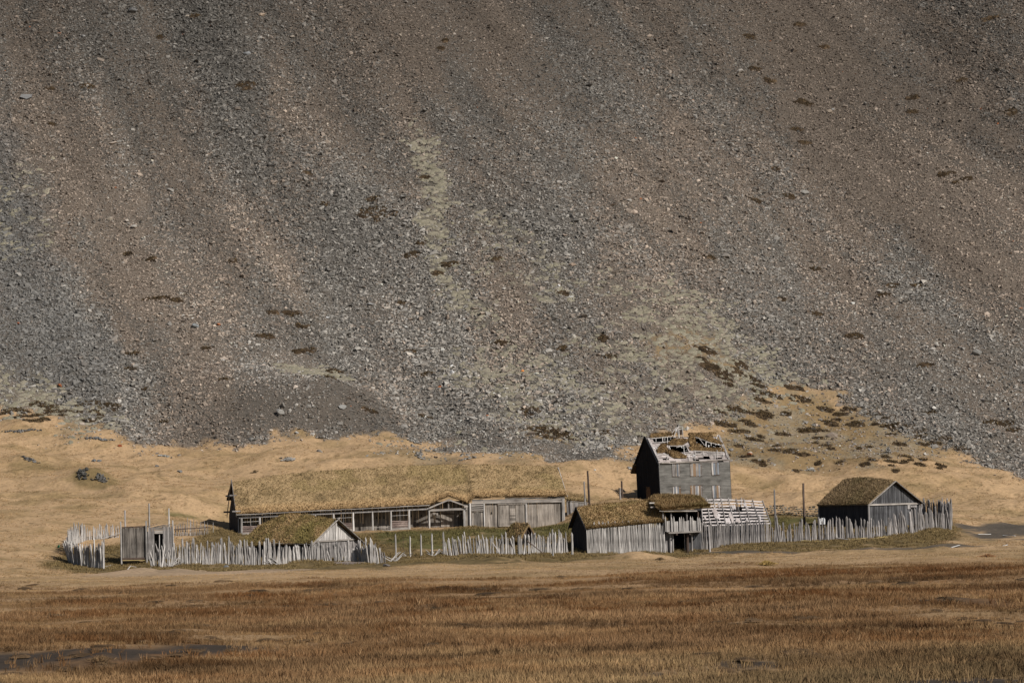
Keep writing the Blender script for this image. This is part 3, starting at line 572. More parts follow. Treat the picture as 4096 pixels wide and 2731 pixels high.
tussock(2640, 2240, 50, 10, 10, (.08, .055, .03), 'dark tuft on the right flank of the small mound before the gate', seed=6, tall=.3)
tussock(890, 2000, 1, 1, 1, (.1, .07, .03), 'dark tuft left of the longhouse ridge', seed=7, tall=.2) if False else None
tussock(1020, 1888, 22, 12, 6, (.06, .045, .025), 'small dark tussock on the meadow just above the longhouse left end', seed=8, tall=.3)

# peaty hollows and dark low tufts strewn over the field
r_ = np.random.default_rng(44); Vs, Fs, Cs, off = [], [], [], 0
us = r_.uniform(-100, 4200, 190); vs = 2312 + 400 * r_.random(190) + (2048 - us) * .012; pg = gxy(us, vs)
for q in pg:
    k_ = q[1] / FPX; wd = r_.uniform(6, 40) * k_; n_ = int(6 + wd * 7); tn_ = r_.uniform(.7, 1.6)
    for i in range(n_):
        V, Fc = DT[r_.integers(0, 6)]; s_ = r_.uniform(.07, .16) * (1 + .6 * (q[1] > 200)); A = V * [s_ * 1.8, s_ * 1.2, s_ * 1.3] + [q[0] + r_.normal(0, .45) * wd, q[1] + r_.normal(0, .3), 0]
        A[:, 2] += H(A[:, 0], A[:, 1]) + .08; Vs.append(A); Fs.append(Fc + off); off += len(V); Cs.append(np.tile(A3(.07, .045, .025) * tn_ * r_.uniform(.6, 1.5), (len(V), 1)))
o = npmesh('peat_tufts', np.concatenate(Vs), np.concatenate(Fs), np.concatenate(Cs), 'turf'); tag(o, 'dark peaty tufts strewn through the brown foreground field', 'ground cover', kind='stuff')
# ------------------------------------------------------------------ turf and timber builders
def turfmesh(name, S, ns, nt, thick, amp, parent, blades=2500, band=0.0, bl=.3, seed=0, edge=.25, tone=None, down=(0, -1, 0), smooth_n=.35):
    """turf slab: S(s,t)->(x,y,z) top surface in local metres; ragged surface, hanging edges and grass blades, one mesh"""
    s, t = np.meshgrid(np.linspace(0, 1, ns), np.linspace(0, 1, nt)); s = s.ravel(); t = t.ravel()
    p = S(s, t); n = fbm(p[:, 0] / smooth_n + seed * 7, p[:, 1] / smooth_n, p[:, 2] / smooth_n, 4, seed) - .5
    big = fbm(p[:, 0] / 2.2 + seed, p[:, 1] / 2.2, p[:, 2] / 2.2, 3, seed + 3) - .5
    top = p.copy(); top[:, 2] += amp * (n * 1.6 + big * 1.2)
    e = 1e-3; ds = S(np.clip(s + e, 0, 1), t) - S(np.clip(s - e, 0, 1), t); dt = S(s, np.clip(t + e, 0, 1)) - S(s, np.clip(t - e, 0, 1))
    nr = np.cross(ds, dt); nr /= np.linalg.norm(nr, axis=1, keepdims=True) + 1e-9; nr *= np.sign(nr[:, 2:3] + 1e-9)
    bot = p - nr * thick * (.8 + .9 * np.abs(n))[:, None]
    I = np.arange(ns * nt).reshape(nt, ns); K = ns * nt
    q = lambda A, B, C_, D: np.stack([A.ravel(), B.ravel(), C_.ravel(), D.ravel()], 1)
    F = [q(I[:-1, :-1], I[:-1, 1:], I[1:, 1:], I[1:, :-1]), q(I[:-1, :-1], I[1:, :-1], I[1:, 1:], I[:-1, 1:]) + K]
    for L_ in (I[0], I[-1][::-1], I[:, -1], I[:, 0][::-1]): F.append(np.stack([L_[:-1], L_[:-1] + K, L_[1:] + K, L_[1:]], 1))
    V = np.concatenate([top, bot]); Q = np.concatenate(F); F3 = np.concatenate([Q[:, [0, 1, 2]], Q[:, [0, 2, 3]]])
    tr, to, td, tg = tone or (A3(.35, .25, .137), A3(.27, .192, .10), A3(.165, .118, .062), A3(.24, .18, .082))
    def coltone(pp, tt):
        a = fbm(pp[:, 0] / 1.7 + seed * 3, pp[:, 1] / 1.1, pp[:, 2] / 1.1, 4, seed + 11); b_ = fbm(pp[:, 0] / .5, pp[:, 1] / .5, pp[:, 2] / .5, 3, seed + 12); c_ = fbm(pp[:, 0] / 4.5, pp[:, 1] / 3, pp[:, 2] / 3, 3, seed + 13)
        k = mix(tr[None], to[None], sst(a + .4 * (b_ - .5), .40, .62)); k = mix(k, td[None], sst(b_ + .9 * (a - .5), .58, .80) * .7); k = mix(k, tg[None], sst(c_, .58, .7) * .6); return mix(k, A3(.40, .27, .14)[None], (1 - sst(tt + .06 * (a - .5), band * .7, band * 1.3 + .01)) * (band > 0) * .8)
    C1 = coltone(V, np.concatenate([t, t])); C1[K:] = A3(.075, .05, .03) * (.7 + .6 * rng.random((K, 1)))
    # blades
    bs = rng.random(blades); bt = rng.random(blades); m = rng.random(blades) < edge
    bt = np.where(m & (rng.random(blades) < .6), (rng.random(blades) ** 3) * .06, bt)
    bp_ = S(bs, bt); bn = fbm(bp_[:, 0] / smooth_n + seed * 7, bp_[:, 1] / smooth_n, bp_[:, 2] / smooth_n, 4, seed) - .5; bg_ = fbm(bp_[:, 0] / 2.2 + seed, bp_[:, 1] / 2.2, bp_[:, 2] / 2.2, 3, seed + 3) - .5
    bp_[:, 2] += amp * (bn * 1.6 + bg_ * 1.2) - .02
    f = rng.uniform(0, 6.283, blades); ww = rng.uniform(.02, .06, blades)[:, None]; side = np.stack([np.cos(f), np.sin(f), 0 * f], 1) * ww
    hh = bl * rng.uniform(.4, 1.2, blades)[:, None]; dn = np.array(down, float)
    lean = np.stack([rng.normal(0, .45, blades), rng.normal(0, .3, blades), np.full(blades, .75)], 1) + dn * rng.uniform(.1, .8, blades)[:, None]
    lean /= np.linalg.norm(lean, axis=1, keepdims=True)
    BV = np.stack([bp_ - side, bp_ + side, bp_ + lean * hh], 1).reshape(-1, 3)
    BF = np.arange(blades * 3).reshape(-1, 3) + len(V)
    BC = np.repeat(coltone(bp_, bt) * rng.uniform(.85, 1.18, (blades, 1)), 3, 0)
    return npmesh(name, np.concatenate([V, BV]), np.concatenate([F3, BF]), np.concatenate([C1, BC]), 'turf', parent)
def boards(mb, x0, x1, z0, z1, y, th=.05, w=.24, seed=0, gap=.015, jz=.0, lo=.25, hi=.75):
    """vertical boards in the plane y; z0, z1 are functions of x or numbers"""
    r = random.Random(seed); x = x0; f0 = z0 if callable(z0) else (lambda q: z0); f1 = z1 if callable(z1) else (lambda q: z1)
    while x < x1 - .03:
        ww = w * r.uniform(.65, 1.35); b = min(x + ww, x1); g = gap * r.uniform(.3, 1.6); yo = r.uniform(-.018, .018); mb.tint = r.uniform(lo, hi)
        a, c_ = x + g / 2, b - g / 2
        if c_ - a > .02 and f1((a + c_) / 2) - f0((a + c_) / 2) > .03:
            j = r.uniform(-jz, jz); l = r.uniform(-.02, .02)
            mb.hexa([(a, y + yo, f0(a)), (c_, y + yo, f0(c_)), (c_, y + yo + th, f0(c_)), (a, y + yo + th, f0(a))],
                    [(a + l, y + yo, f1(a) + j), (c_ + l, y + yo, f1(c_) + j), (c_ + l, y + yo + th, f1(c_) + j), (a + l, y + yo + th, f1(a) + j)])
        x = b
    mb.tint = .5
def sideboards(mb, y0, y1, z0, z1, x, th=.05, w=.24, seed=0, gap=.012, lo=.3, hi=.7):
    r = random.Random(seed); y = y0; f0 = z0 if callable(z0) else (lambda q: z0); f1 = z1 if callable(z1) else (lambda q: z1)
    while y < y1 - .03:
        ww = w * r.uniform(.65, 1.35); b = min(y + ww, y1); g = gap; xo = r.uniform(-.012, .012); mb.tint = r.uniform(lo, hi); a, c_ = y + g / 2, b - g / 2
        if c_ - a > .02 and f1((a + c_) / 2) - f0((a + c_) / 2) > .03:
            mb.hexa([(x + xo, a, f0(a)), (x + xo + th, a, f0(a)), (x + xo + th, c_, f0(c_)), (x + xo, c_, f0(c_))], [(x + xo, a, f1(a)), (x + xo + th, a, f1(a)), (x + xo + th, c_, f1(c_)), (x + xo, c_, f1(c_))])
        y = b
    mb.tint = .5
def stake_mesh(h, r, seed, lean=(0, 0), pointed=True, name='stake', mat='stake', parent=None, loc=(0, 0, 0), half=False):
    mb = MB(); rr = random.Random(seed); mb.tint = rr.uniform(.22, .75)
    top = (lean[0] * h, lean[1] * h, h)
    mb.tube((0, 0, -.45), top, r, r * rr.uniform(.6, .95), n=7, rings=5, wob=.018 + .02 * rr.random(), tip=rr.uniform(.16, .38) if pointed else 0, seed=seed)
    return mb.build(name, mat, parent, loc)

# ------------------------------------------------------------------ palisades: each run is one thing, each stake a part
def fence_pts(tab, spacing):
    pts = [(P(u, vb, Y), (vb - vt) * Y / FPX) for (u, vb, Y, vt) in tab]; out = []; carry = 0
    for (a, ha), (b, hb) in zip(pts[:-1], pts[1:]):
        L = float(np.hypot(*(b - a)[:2])); d = carry
        while d < L:
            t = d / L; out.append((a[0] + (b[0] - a[0]) * t, a[1] + (b[1] - a[1]) * t, ha + (hb - ha) * t, math.atan2(b[1] - a[1], b[0] - a[0]))); d += spacing
        carry = d - L
    return out
def palisade(key, label, spacing, seed, name='palisade_fence', mat='stake', rmin=.06, rmax=.115, jh=.22, lean=.07, biglean=0, tall=.12, mx=100, skip=0.0, fixed=None, leanx=None):
    r = random.Random(seed); pts = fence_pts(FEN[key], spacing); c = pts[len(pts) // 2]
    base = Hs(c[0], c[1]); root = thing(name, label, 'fence', (c[0], c[1], base))
    n = 0
    for i, (x, y, h, a) in enumerate(pts):
        if r.random() < skip: continue
        x += r.uniform(-.05, .05); y += r.uniform(-.07, .07); big = r.random() < tall
        hh = h * (r.uniform(1 - jh, 1 + jh * .35) if not big else r.uniform(1.08, 1.32)); rad = r.uniform(rmin, rmax) * (1.25 if big else 1)
        lx = r.gauss(0, lean) + (leanx(i / len(pts)) if leanx else 0); ly = r.gauss(0, lean * .5)
        if r.random() < biglean: lx += r.choice((-1, 1)) * r.uniform(.2, .5); hh *= .85
        if big: lx *= .3
        stake_mesh(hh, rad, seed * 1000 + i, (lx, ly), True, 'stake', mat, root, (x - c[0], y - c[1], Hs(x, y) - base)); n += 1
    if n > 100: print('TOO MANY', key, n)
    return root
def rail(root, u0, v0, u1, v1, Y0, Y1, r=.05, mat='stake', name='rail'):
    a = P(u0, v0, Y0) - np.array(root.location); b = P(u1, v1, Y1) - np.array(root.location)
    mb = MB(); mb.tube(a, b, r, r * .8, wob=.02, seed=int(u0)); return mb.build(name, mat, root)
f = palisade('ring_front', 'bleached pointed stake fence curving round the far left end of the village, front arc', .115, 11, tall=.14, leanx=lambda t: -.02 - .12 * (t > .6))
f = palisade('ring_back', 'ragged grey stake fence at far left, back arc behind the turf floor', .155, 12, skip=.08, lean=.05, tall=.2, rmax=.08)
rail(f, 402, 2155, 481, 2131, 394.6, 395.6); rail(f, 287, 2152, 342, 2150, 386, 392)
f = palisade('back_rail', 'low run of thin stakes joined by a long rail, behind the left shed', .155, 13, rmin=.035, rmax=.06, skip=.08, jh=.3, tall=.06, mat='stake_dim'); rail(f, 698, 2117, 838, 2108, 396.6, 398.6, .07, 'brownw')
f = palisade('front_left', 'long front palisade of pale sharpened logs before the turf hut', .245, 14, jh=.2, lean=.06, tall=.2, biglean=.05, rmin=.09, rmax=.15, leanx=lambda t: -.16 * max(0, (t - .86) / .14))
f2 = palisade('middle', 'middle palisade of leaning bleached stakes below the longhouse doors', .165, 15, jh=.24, lean=.06, tall=.10, biglean=.06, rmin=.07, rmax=.12, leanx=lambda t: -.10 * (t < .35))
palisade('right', 'right palisade of grey brown sharpened stakes in front of the barn', .195, 17, jh=.28, lean=.06, tall=.22, mat='stake_dim', rmin=.085, rmax=.14, leanx=lambda t: -.12 * (t > .72))
f = palisade('right_ring', 'tall stake fence rounding the far right corner behind the barn', .19, 18, jh=.18, lean=.04, tall=.15, mat='stake_dim', rmin=.08, rmax=.125, leanx=lambda t: -.08 * (t < .4))
palisade('front_tangle', 'crooked ragged palisade piece in front of the left shed doorway', .14, 19, jh=.3, lean=.12, tall=.1, biglean=.12)
# lower second rows of split pieces between the front logs
palisade('front_left', 'inner row of thinner grey stakes right behind the long front palisade', .26, 24, jh=.35, lean=.09, tall=.02, mat='stake_dim', rmin=.07, rmax=.11)

def post(u, vt, vb, Y, r, label, mat='stake', pointed=True, lean=0.0, name='wooden_post', group=None):
    b = P(u, vb, Y); h = (vb - vt) * Y / FPX; z = Hs(b[0], b[1]); mb = MB(); mb.tint = .5
    hh = b[2] + h
    mb.tube((0, 0, -.4), (lean * h, 0, hh - z), r, r * .8, n=8, rings=5, wob=.02, tip=.3 if pointed else 0, seed=int(u))
    o = mb.build(name, mat, None, (b[0], b[1], z)); return tag(o, label, 'post', group)
post(1583, 2133, 2225, 383, .12, 'tall sharpened post at the gap, next to the collapsed palisade end')
post(1641, 2142, 2218, 384, .11, 'second sharpened post of the gap, with a broken stump at its left')
post(1685, 2135, 2221, 384, .12, 'third sharpened post, standing alone in the middle of the gap')
post(1729, 2131, 2223, 384, .125, 'fourth sharpened post of the gap, rising from a heap of fallen stakes')
post(1775, 2124, 2223, 385, .13, 'thick sharpened post at the left start of the middle palisade')
post(2212, 2116, 2241, 380, .125, 'blunt grey post in the ditch before the middle palisade', pointed=False)
post(2290, 2128, 2240, 381, .14, 'thick sharpened post beside the dark gable of the gate wing')
post(2341, 1925, 2035, 412, .11, 'pale round pole just left of the tallest dark pole', 'stake_dim', False, -.02)
post(2359, 1882, 2032, 411, .15, 'tallest dark pole, by the right end of the longhouse', 'brownw', False, -.035)
post(2481, 1951, 2018, 414, .13, 'short pale pole left of the tall grey house', 'stake_dim', False)
post(2491, 1923, 2018, 415, .14, 'dark banded pole paired with a short pale one near the grey house', 'brownw', False, -.03)
post(3101, 1953, 2060, 416, .13, 'pale pointed pole in front of the dry stone wall', 'stake_dim', True, -.02)
post(3217, 1932, 2075, 415, .16, 'dark square topped pole left of the turf roofed barn', 'brownw', False)
post(2966, 1988, 2030, 404, .13, 'pole tip poking up behind the roof lattice', 'stake_dim', True)
post(3119, 2060, 2173, 392.5, .15, 'thick dark leaning post where lattice wing and right palisade meet', 'stake_dim', True, -.10)
post(2840, 2100, 2207, 387, .14, 'blunt post standing before the log wall right of the gate', 'stake_dim', False, -.03)
post(414, 2165, 2280, 373.4, .10, 'end post closing the front arc of the left stake ring')
post(853, 2085, 2135, 401, .04, 'thin white pole in the grass left of the longhouse gable')
post(604, 2265, 2290, 371, .09, 'short leaning stub outside the palisade below the left shed', 'stake_dim')
post(641, 2190, 2276, 372.6, .11, 'pointed log leaning outward just right of the left shed doorway')
def rod(u, vt, vb, Y, label):
    b = P(u, vb, Y); h = (vb - vt) * Y / FPX; mb = MB(); mb.tube((0, 0, -.2), (.02, 0, h + b[2] - Hs(b[0], b[1])), .03, .025, n=6, wob=.05, seed=5); tag(mb.build('thin_stick', 'brownw', None, (b[0], b[1], Hs(b[0], b[1]))), label, 'stick')
rod(1613, 2138, 2182, 391, 'thin dark crooked stick stuck in the green bank')
def plank(u0, v0, u1, v1, Y0, Y1, wd, th, label, mat='stake', name='loose_plank', group=None, rnd=False):
    a = P(u0, v0, Y0); b = P(u1, v1, Y1); mb = MB(); mb.tint = .55
    if rnd: mb.tube((0, 0, 0), b - a, wd, wd * .8, wob=.02, seed=int(u0))
    else: mb.beam((0, 0, 0), b - a, wd, th)
    return tag(mb.build(name, mat, None, a), label, 'plank' if not rnd else 'log', group)
plank(2108, 2162, 2175, 2214, 383.5, 383, .07, .07, 'thin log leaning on the right half of the middle palisade', 'brownw', 'leaning_log', rnd=True)
plank(1970, 2168, 2002, 2218, 383.6, 383.4, .07, .07, 'crossed log leaning against the middle palisade under its notch', 'stake_dim', 'leaning_log', rnd=True)
plank(1920, 2222, 1956, 2246, 382, 376, .05, .05, 'thin branch lying down the bank below the middle palisade', 'stake_dim', 'fallen_log', rnd=True)
plank(1838, 2204, 1860, 2218, 383.4, 383.2, .04, .04, 'short twig leaning on the left half of the middle palisade', 'brownw', 'leaning_log', rnd=True)
plank(497, 2294, 522, 2262, 367, 368.5, .09, .06, 'pale slanting plank of the broken trestle on the left bank')
plank(522, 2262, 545, 2267, 368.5, 369, .10, .06, 'short dark plank topping the broken trestle on the left bank', 'stake_dim')
plank(420, 2266, 450, 2258, 376, 378, .35, .1, 'wide pale board lying by the fence end at far left', 'stake')
plank(3808, 2098, 3882, 2133, 405, 398, .22, .07, 'long pale board lying beyond the right palisade corner', 'stake_dim')
plank(3820, 2096, 3900, 2124, 408, 402, .16, .07, 'narrower dark board behind the pale one beyond the right corner', 'brownw')
plank(3342, 2149, 3400, 2158, 392, 392.5, .08, .07, 'grey branch lying against the foot of the right palisade', 'stake_dim', 'fallen_log', rnd=True)
for i, (u0, v0, u1, v1, lb) in enumerate([(3210, 2163, 3285, 2166, 'short bundle of yellow canes at the foot of the right palisade'), (3400, 2160, 3468, 2152, 'middle bundle of yellow canes below the barn corner'), (3495, 2154, 3546, 2147, 'right bundle of yellow canes near the grassy bank')]):
    a = P(u0, v0, 392.6); b = P(u1, v1, 392.8); mb = MB()
    for k in range(6): mb.tint = random.uniform(.3, .7); mb.tube((random.uniform(-.2, .2), -.05 * k, .03 * (k % 3)), b - a + np.array([random.uniform(-.2, .2), -.05 * k, .03 * (k % 3) + random.uniform(-.03, .05)]), .022, .02, n=5, rings=3, wob=.02, seed=k)
    tag(mb.build('cane_bundle', 'yellow', None, a), lb, 'canes')
def heap(u, v, Y, n, spread, label, seed, ln=1.6, mat='stake'):
    r = random.Random(seed); b = P(u, v, Y); z = Hs(b[0], b[1]); root = thing('stake_heap', label, 'wood heap', (b[0], b[1], z))
    for i in range(n):
        a = r.uniform(-1, 1); mb = MB(); mb.tint = r.uniform(.3, .7); x0 = r.uniform(-spread, spread); L = ln * r.uniform(.6, 1.1); e = r.uniform(.15, 1.0)
        s = r.choice((-1, 1)); mb.tube((x0, r.uniform(-.3, .3), .02), (x0 + s * L * math.cos(e), r.uniform(-.3, .3), .05 + L * math.sin(e)), r.uniform(.04, .08), .04, wob=.02, tip=.2, seed=i); mb.build('stake', mat, root)
heap(1566, 2236, 378, 9, .6, 'collapsed stakes tangled at the right end of the front palisade', 1)
heap(1733, 2224, 384, 7, .35, 'small heap of fallen stakes around a post in the gap', 2, 1.1)
heap(1630, 2218, 384, 3, .15, 'broken grey stump and slivers left in the gap', 3, .8)
heap(690, 2225, 373.5, 8, .5, 'tangle of broken white slats beside the left shed doorway', 4, 1.5)
heap(1768, 2212, 386, 4, .3, 'few broken slats lying left of the middle palisade', 5, .8)
heap(1100, 2240, 374, 5, .6, 'loose stakes fallen against the inside of the front palisade', 6, 1.6)

# ------------------------------------------------------------------ longhouse
F = FL; R = thing('longhouse', 'long turf roofed longhouse with a timber porch, largest building of the village', 'longhouse', F.O, F.a)
Wd = 10.5; ex_l = F.hit(953, 2058, 'y', 0)[2]; xr, _, ez_r = F.hit(2258, 1985, 'y', 0)
xm = F.hit(1884, 2000, 'y', 0)[0]; LEN = xr
eave_l = lambda x: ex_l + (F.hit(1880, 2012, 'y', 0)[2] - ex_l) * np.asarray(x) / xm
ridge_u = [929, 1000, 1100, 1300, 1600, 1900, 2150, 2231]; ridge_v = [1928, 1918, 1903, 1884, 1866, 1857, 1866, 1876]
rp = [F.hit(u, v, 'y', 4.8) for u, v in zip(ridge_u, ridge_v)]; rx = [p[0] for p in rp]; rzv = [p[2] for p in rp]
ridge = lambda x: np.interp(x, rx, rzv)
floor_z = lambda x: F.hit(953, 2142, 'y', 0)[2] + (F.hit(2255, 2097, 'y', 0)[2] - F.hit(953, 2142, 'y', 0)[2]) * x / LEN
def SL(s, t):
    x = s * (LEN + .5) - .25
    ez = np.where(x < xm, eave_l(np.minimum(x, xm)), 0); hi = F.hit(1886, 1990, 'y', 0)[2]
    ez = eave_l(np.minimum(x, xm)) * (1 - sst(x, xm - .5, xm + .5)) + sst(x, xm - .5, xm + .5) * (hi + (ez_r - hi) * (x - xm) / (LEN - xm))
    xp = F.hit(1793, 2000, 'y', 0)[0]; bump_ = np.clip(1 - np.abs(x - xp) / 2.35, 0, 1) * 1.0
    tf = np.clip(t / .5, 0, 1); yb = Wd + .35
    ezf = ez + bump_ * np.clip(1 - tf * 2.2, 0, 1) + .12 
    y = np.where(t < .5, -.35 + (4.8 + .35) * tf, 4.8 + (yb - 4.8) * (t - .5) / .5)
    rz_ = ridge(x) + .1; zz = np.where(t < .5, ezf + (rz_ - ezf) * tf ** .93, rz_ + (ez_r * .6 + 2.2 - rz_) * (t - .5) / .5)
    return np.stack([x, y, zz], 1)
turfmesh('turf_roof', SL, 420, 120, .16, .17, R, 46000, .09, .2, 1)
# end gables
for nm, x0, mt in (('left_gable', 0, 'dark'), ('right_gable', LEN - .1, 'stake_dim')):
    mb = MB(); zr = float(ridge(x0 + .05)); zf = float(SL(np.array([min(1, max(0, (x0 + .3) / (LEN + .5)))]), np.array([.0]))[0, 2])
    sideboards(mb, 0, Wd, -.6 + float(floor_z(x0)), lambda y: (zf + (zr - zf) * min(1, y / 4.8) if y < 4.8 else zr + (zf - zr) * min(1, (y - 4.8) / (Wd - 4.8))) - .22, x0, .1, .3, 3)
    mb.build('gable_wall', mt, R)
mb = MB(); zf = float(eave_l(0)) - .05; zr = float(ridge(0)) + .25
mb.beam((-.22, -.4, zf - .1), (-.22, 4.8, zr), .06, .3); mb.beam((-.22, Wd + .4, zf - .1), (-.22, 4.8, zr), .06, .3); mb.build('bargeboard', 'stake_dim', R)
for yy, zz in ((2.6, F.hit(940, 1981, 'y', 2.0)[2]), (-.1, F.hit(945, 2045, 'y', 0)[2]), (Wd - .2, F.hit(907, 2047, 'y', Wd)[2]), (7.6, F.hit(915, 1983, 'y', 8)[2])):
    mb = MB(); mb.tube((-.7, yy, zz), (.3, yy, zz), .11, .11, rings=2); mb.build('beam_end', 'stake_dim', R)
# porch: posts, eave log, recessed wall
rec = 1.9
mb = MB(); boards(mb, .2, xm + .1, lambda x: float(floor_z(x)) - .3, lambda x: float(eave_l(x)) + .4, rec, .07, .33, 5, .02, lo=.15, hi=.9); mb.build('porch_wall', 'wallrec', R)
mb = MB(); mb.tint = .62
xs = np.linspace(-.2, F.hit(1716, 2030, 'y', 0)[0], 14)
for i in range(13):
    mb.tint = random.uniform(.45, .8); mb.beam((xs[i], -.42, float(eave_l(xs[i])) + random.uniform(-.02, .03)), (xs[i + 1] + .02, -.42, float(eave_l(xs[i + 1])) + random.uniform(-.02, .03)), .08, .10)
mb.build('eave_pole', 'wallh', R)
mb = MB(); mb.tint = .5; mb.beam((.1, .02, float(eave_l(0)) - .34), (F.hit(1716, 2042, 'y', 0)[0], .02, float(eave_l(20)) - .32), .2, .24); mb.build('porch_beam', 'stake_dim', R)
porch_us = [966, 1413, 1491, 1564, 1637, 1716, 1335]
pw = {}
for u in porch_us + [1040, 1115, 1190, 1262]:
    x = F.hit(u, 2100, 'y', 0)[0]; pw[u] = x; mb = MB(); mb.tint = random.uniform(.45, .75); z0 = float(floor_z(x)) - .4
    mb.tube((x, 0, z0), (x, 0, float(eave_l(x)) - .42), .13, .11, n=8, wob=.02, seed=u); mb.build('porch_post', 'stake', R)
mb = MB(); mb.tint = .7; mb.beam((.1, -.05, float(floor_z(0)) + .06), (pw[1716], -.05, float(floor_z(20)) + .06), .25, .14); mb.build('porch_sill', 'wallh', R)
for a, b in ((1335, 1413), (1564, 1637), (966, 1040)):    # wattle railing with open lattice over it
    x0, x1 = pw[a] + .12, pw[b] - .12; mb = MB(); zb = float(floor_z((x0 + x1) / 2)); zt = float(eave_l(x0)) - .45
    r = random.Random(a)
    for i in range(22):
        mb.tint = r.uniform(.15, .9); q = zb + .35 + i * .038 + r.uniform(-.01, .01); mb.tube((x0, r.uniform(-.05, .05), q), (x1, r.uniform(-.05, .05), q + r.uniform(-.03, .03)), .022, .018, n=5, rings=6, wob=.025, seed=i)
    mb.build('wattle_panel', 'rope', R)
    mb = MB(); mb.tint = .7; mb.box(x0, x1, -.04, .02, zb + .12, zb + .34); mb.build('railing_board', 'wallh', R)
    mb = MB(); mb.tint = .65; zm = zb + .35 + 22 * .038; mb.tube((x0, 0, (zm + zt) / 2), (x1, 0, (zm + zt) / 2 + .05), .025, .025, n=5, wob=.01); mb.tube(((x0 + x1) / 2, 0, zm), ((x0 + x1) / 2, 0, zt), .025, .025, n=5); mb.build('lattice', 'stake', R)
x0, x1 = pw[1491] + .2, pw[1564] - .15; zb = float(floor_z(x0))
B = thing('bench', 'simple plank bench standing on the longhouse porch', 'bench', F.W(x0, .35, zb), F.a)
for nm, a in (('seat', (0, x1 - x0, -.15, .2, .42, .48)), ('leg', (.12, .2, -.12, .16, 0, .42)), ('leg', (x1 - x0 - .2, x1 - x0 - .12, -.12, .16, 0, .42))):
    mb = MB(); mb.tint = .75; mb.box(*a); mb.build(nm, 'wallh', B)
# pediment over the big door
xa, xb, xc = F.hit(1716, 2034, 'y', 0)[0], F.hit(1867, 2028, 'y', 0)[0], F.hit(1793, 2000, 'y', 0)[0]; za, zc_, zb_ = F.hit(1716, 2031, 'y', 0)[2], F.hit(1793, 1998, 'y', 0)[2], F.hit(1867, 2026, 'y', 0)[2]
mb = MB(); mb.tint = .85; mb.beam((xa - .05, -.46, za), (xc, -.46, zc_), .14, .17); mb.beam((xc, -.46, zc_), (xb + .05, -.46, zb_), .14, .17); mb.build('pediment_board', 'wallh', R)
mb = MB(); mb.tint = .6; mb.beam((xa - .1, -.1, za - .28), (xb + .05, -.1, zb_ - .26), .2, .26); mb.tube((xc, -.1, za - .2), (xc, -.1, zc_ - .1), .09, .08, rings=2); mb.build('tie_beam', 'wallh', R)
for u, v in ((1716, 2090), (1857, 2085)):
    x = F.hit(u, v, 'y', 0)[0]; mb = MB(); mb.tint = .7; mb.tube((x, -.1, float(floor_z(x)) - .4), (x, -.1, za - .38), .15, .14, n=8, seed=u); mb.build('porch_post', 'stake', R)
def face_rect(F, u0, u1, v0, v1, yy):
    a = F.hit(u0, (v0 + v1) / 2, 'y', yy)[0]; b = F.hit(u1, (v0 + v1) / 2, 'y', yy)[0]; um = (u0 + u1) / 2
    return a, b, F.hit(um, v1, 'y', yy)[2], F.hit(um, v0, 'y', yy)[2]
a, b, z0, z1 = face_rect(F, 1764, 1818, 2042, 2118, rec - .12); D = MB(); boards(D, a, b, z0, z1, rec - .12, .08, .2, 8, lo=.4, hi=.95); d = D.build('door', 'wallw', R)
mb = MB(); mb.tint = .5; mb.beam((a, rec - .14, z1 - .35), (b, rec - .14, z1 - .40), .04, .14); mb.beam((a, rec - .14, z0 + .3), (b, rec - .14, z0 + .25), .04, .14); mb.build('door_batten', 'brownw', d)
mb = MB(); a, b, z0, z1 = face_rect(F, 1733, 1752, 2052, 2060, rec - .12); mb.tint = .9; mb.box(a, b, rec - .16, rec - .1, z0, z1); mb.build('sign_board', 'wallh', R)
# right half: flush board wall
mb = MB(); boards(mb, xm - .9, LEN, lambda x: float(floor_z(x)) - .3, lambda x: float(floor_z(x)) + F.hit(1900, 2010, 'y', 0)[2] - float(floor_z(xm)) - .1 + .012 * (x - xm) * 1.0, .06, .07, .27, 9, .02, lo=.15, hi=.9); mb.build('front_wall', 'wallw', R)
mb = MB(); r = random.Random(4)
for i, (u0, v0, u1, v1) in enumerate([(1888, 1990, 1962, 1988), (1888, 2000, 1932, 1999), (2020, 1986, 2140, 1983), (2140, 1983, 2258, 1979), (2020, 1994, 2258, 1988), (1932, 2001, 2100, 1998), (1888, 2006, 2090, 2004), (2090, 2001, 2250, 1996)]):
    p, q = F.hit(u0, v0, 'y', -.05), F.hit(u1, v1, 'y', -.05); mb.tint = r.uniform(.1, .6); mb.beam((p[0], -.03 - .012 * i, p[2]), (q[0], -.03 - .012 * i, q[2]), .05, .22)
mb.build('eave_board', 'wallh', R)
mb = MB(); p, q = F.hit(1935, 2010, 'y', 0), F.hit(2248, 2004, 'y', 0); mb.tint = .8; mb.beam((p[0], -.13, p[2]), (q[0], -.13, q[2]), .12, .2); mb.build('wall_plate', 'wallh', R)
for u, rr in ((2253, .2), (1880, .15), (1936, .12), (2104, .1)):
    x = F.hit(u, 2050, 'y', -.1)[0]; mb = MB(); mb.tint = .6; mb.tube((x, -.12, float(floor_z(x)) - .4), (x, -.12, F.hit(u, 2012, 'y', 0)[2] + (.6 if u > 2200 else 0)), rr, rr * .9, n=8, seed=u); mb.build('wall_post', 'stake', R)
a, b, z0, z1 = face_rect(F, 1996, 2100, 2017, 2104, -.02)
D = MB(); w3 = (b - a); boards(D, a + .05, a + w3 * .40, z0 + .1, z1 - .05, -.06, .08, .24, 10, lo=.5, hi=1.0); boards(D, a + w3 * .64, b - .05, z0 + .1, z1 - .05, -.06, .08, .24, 11, lo=.3, hi=.8)
r = random.Random(2); q = z0 + .12
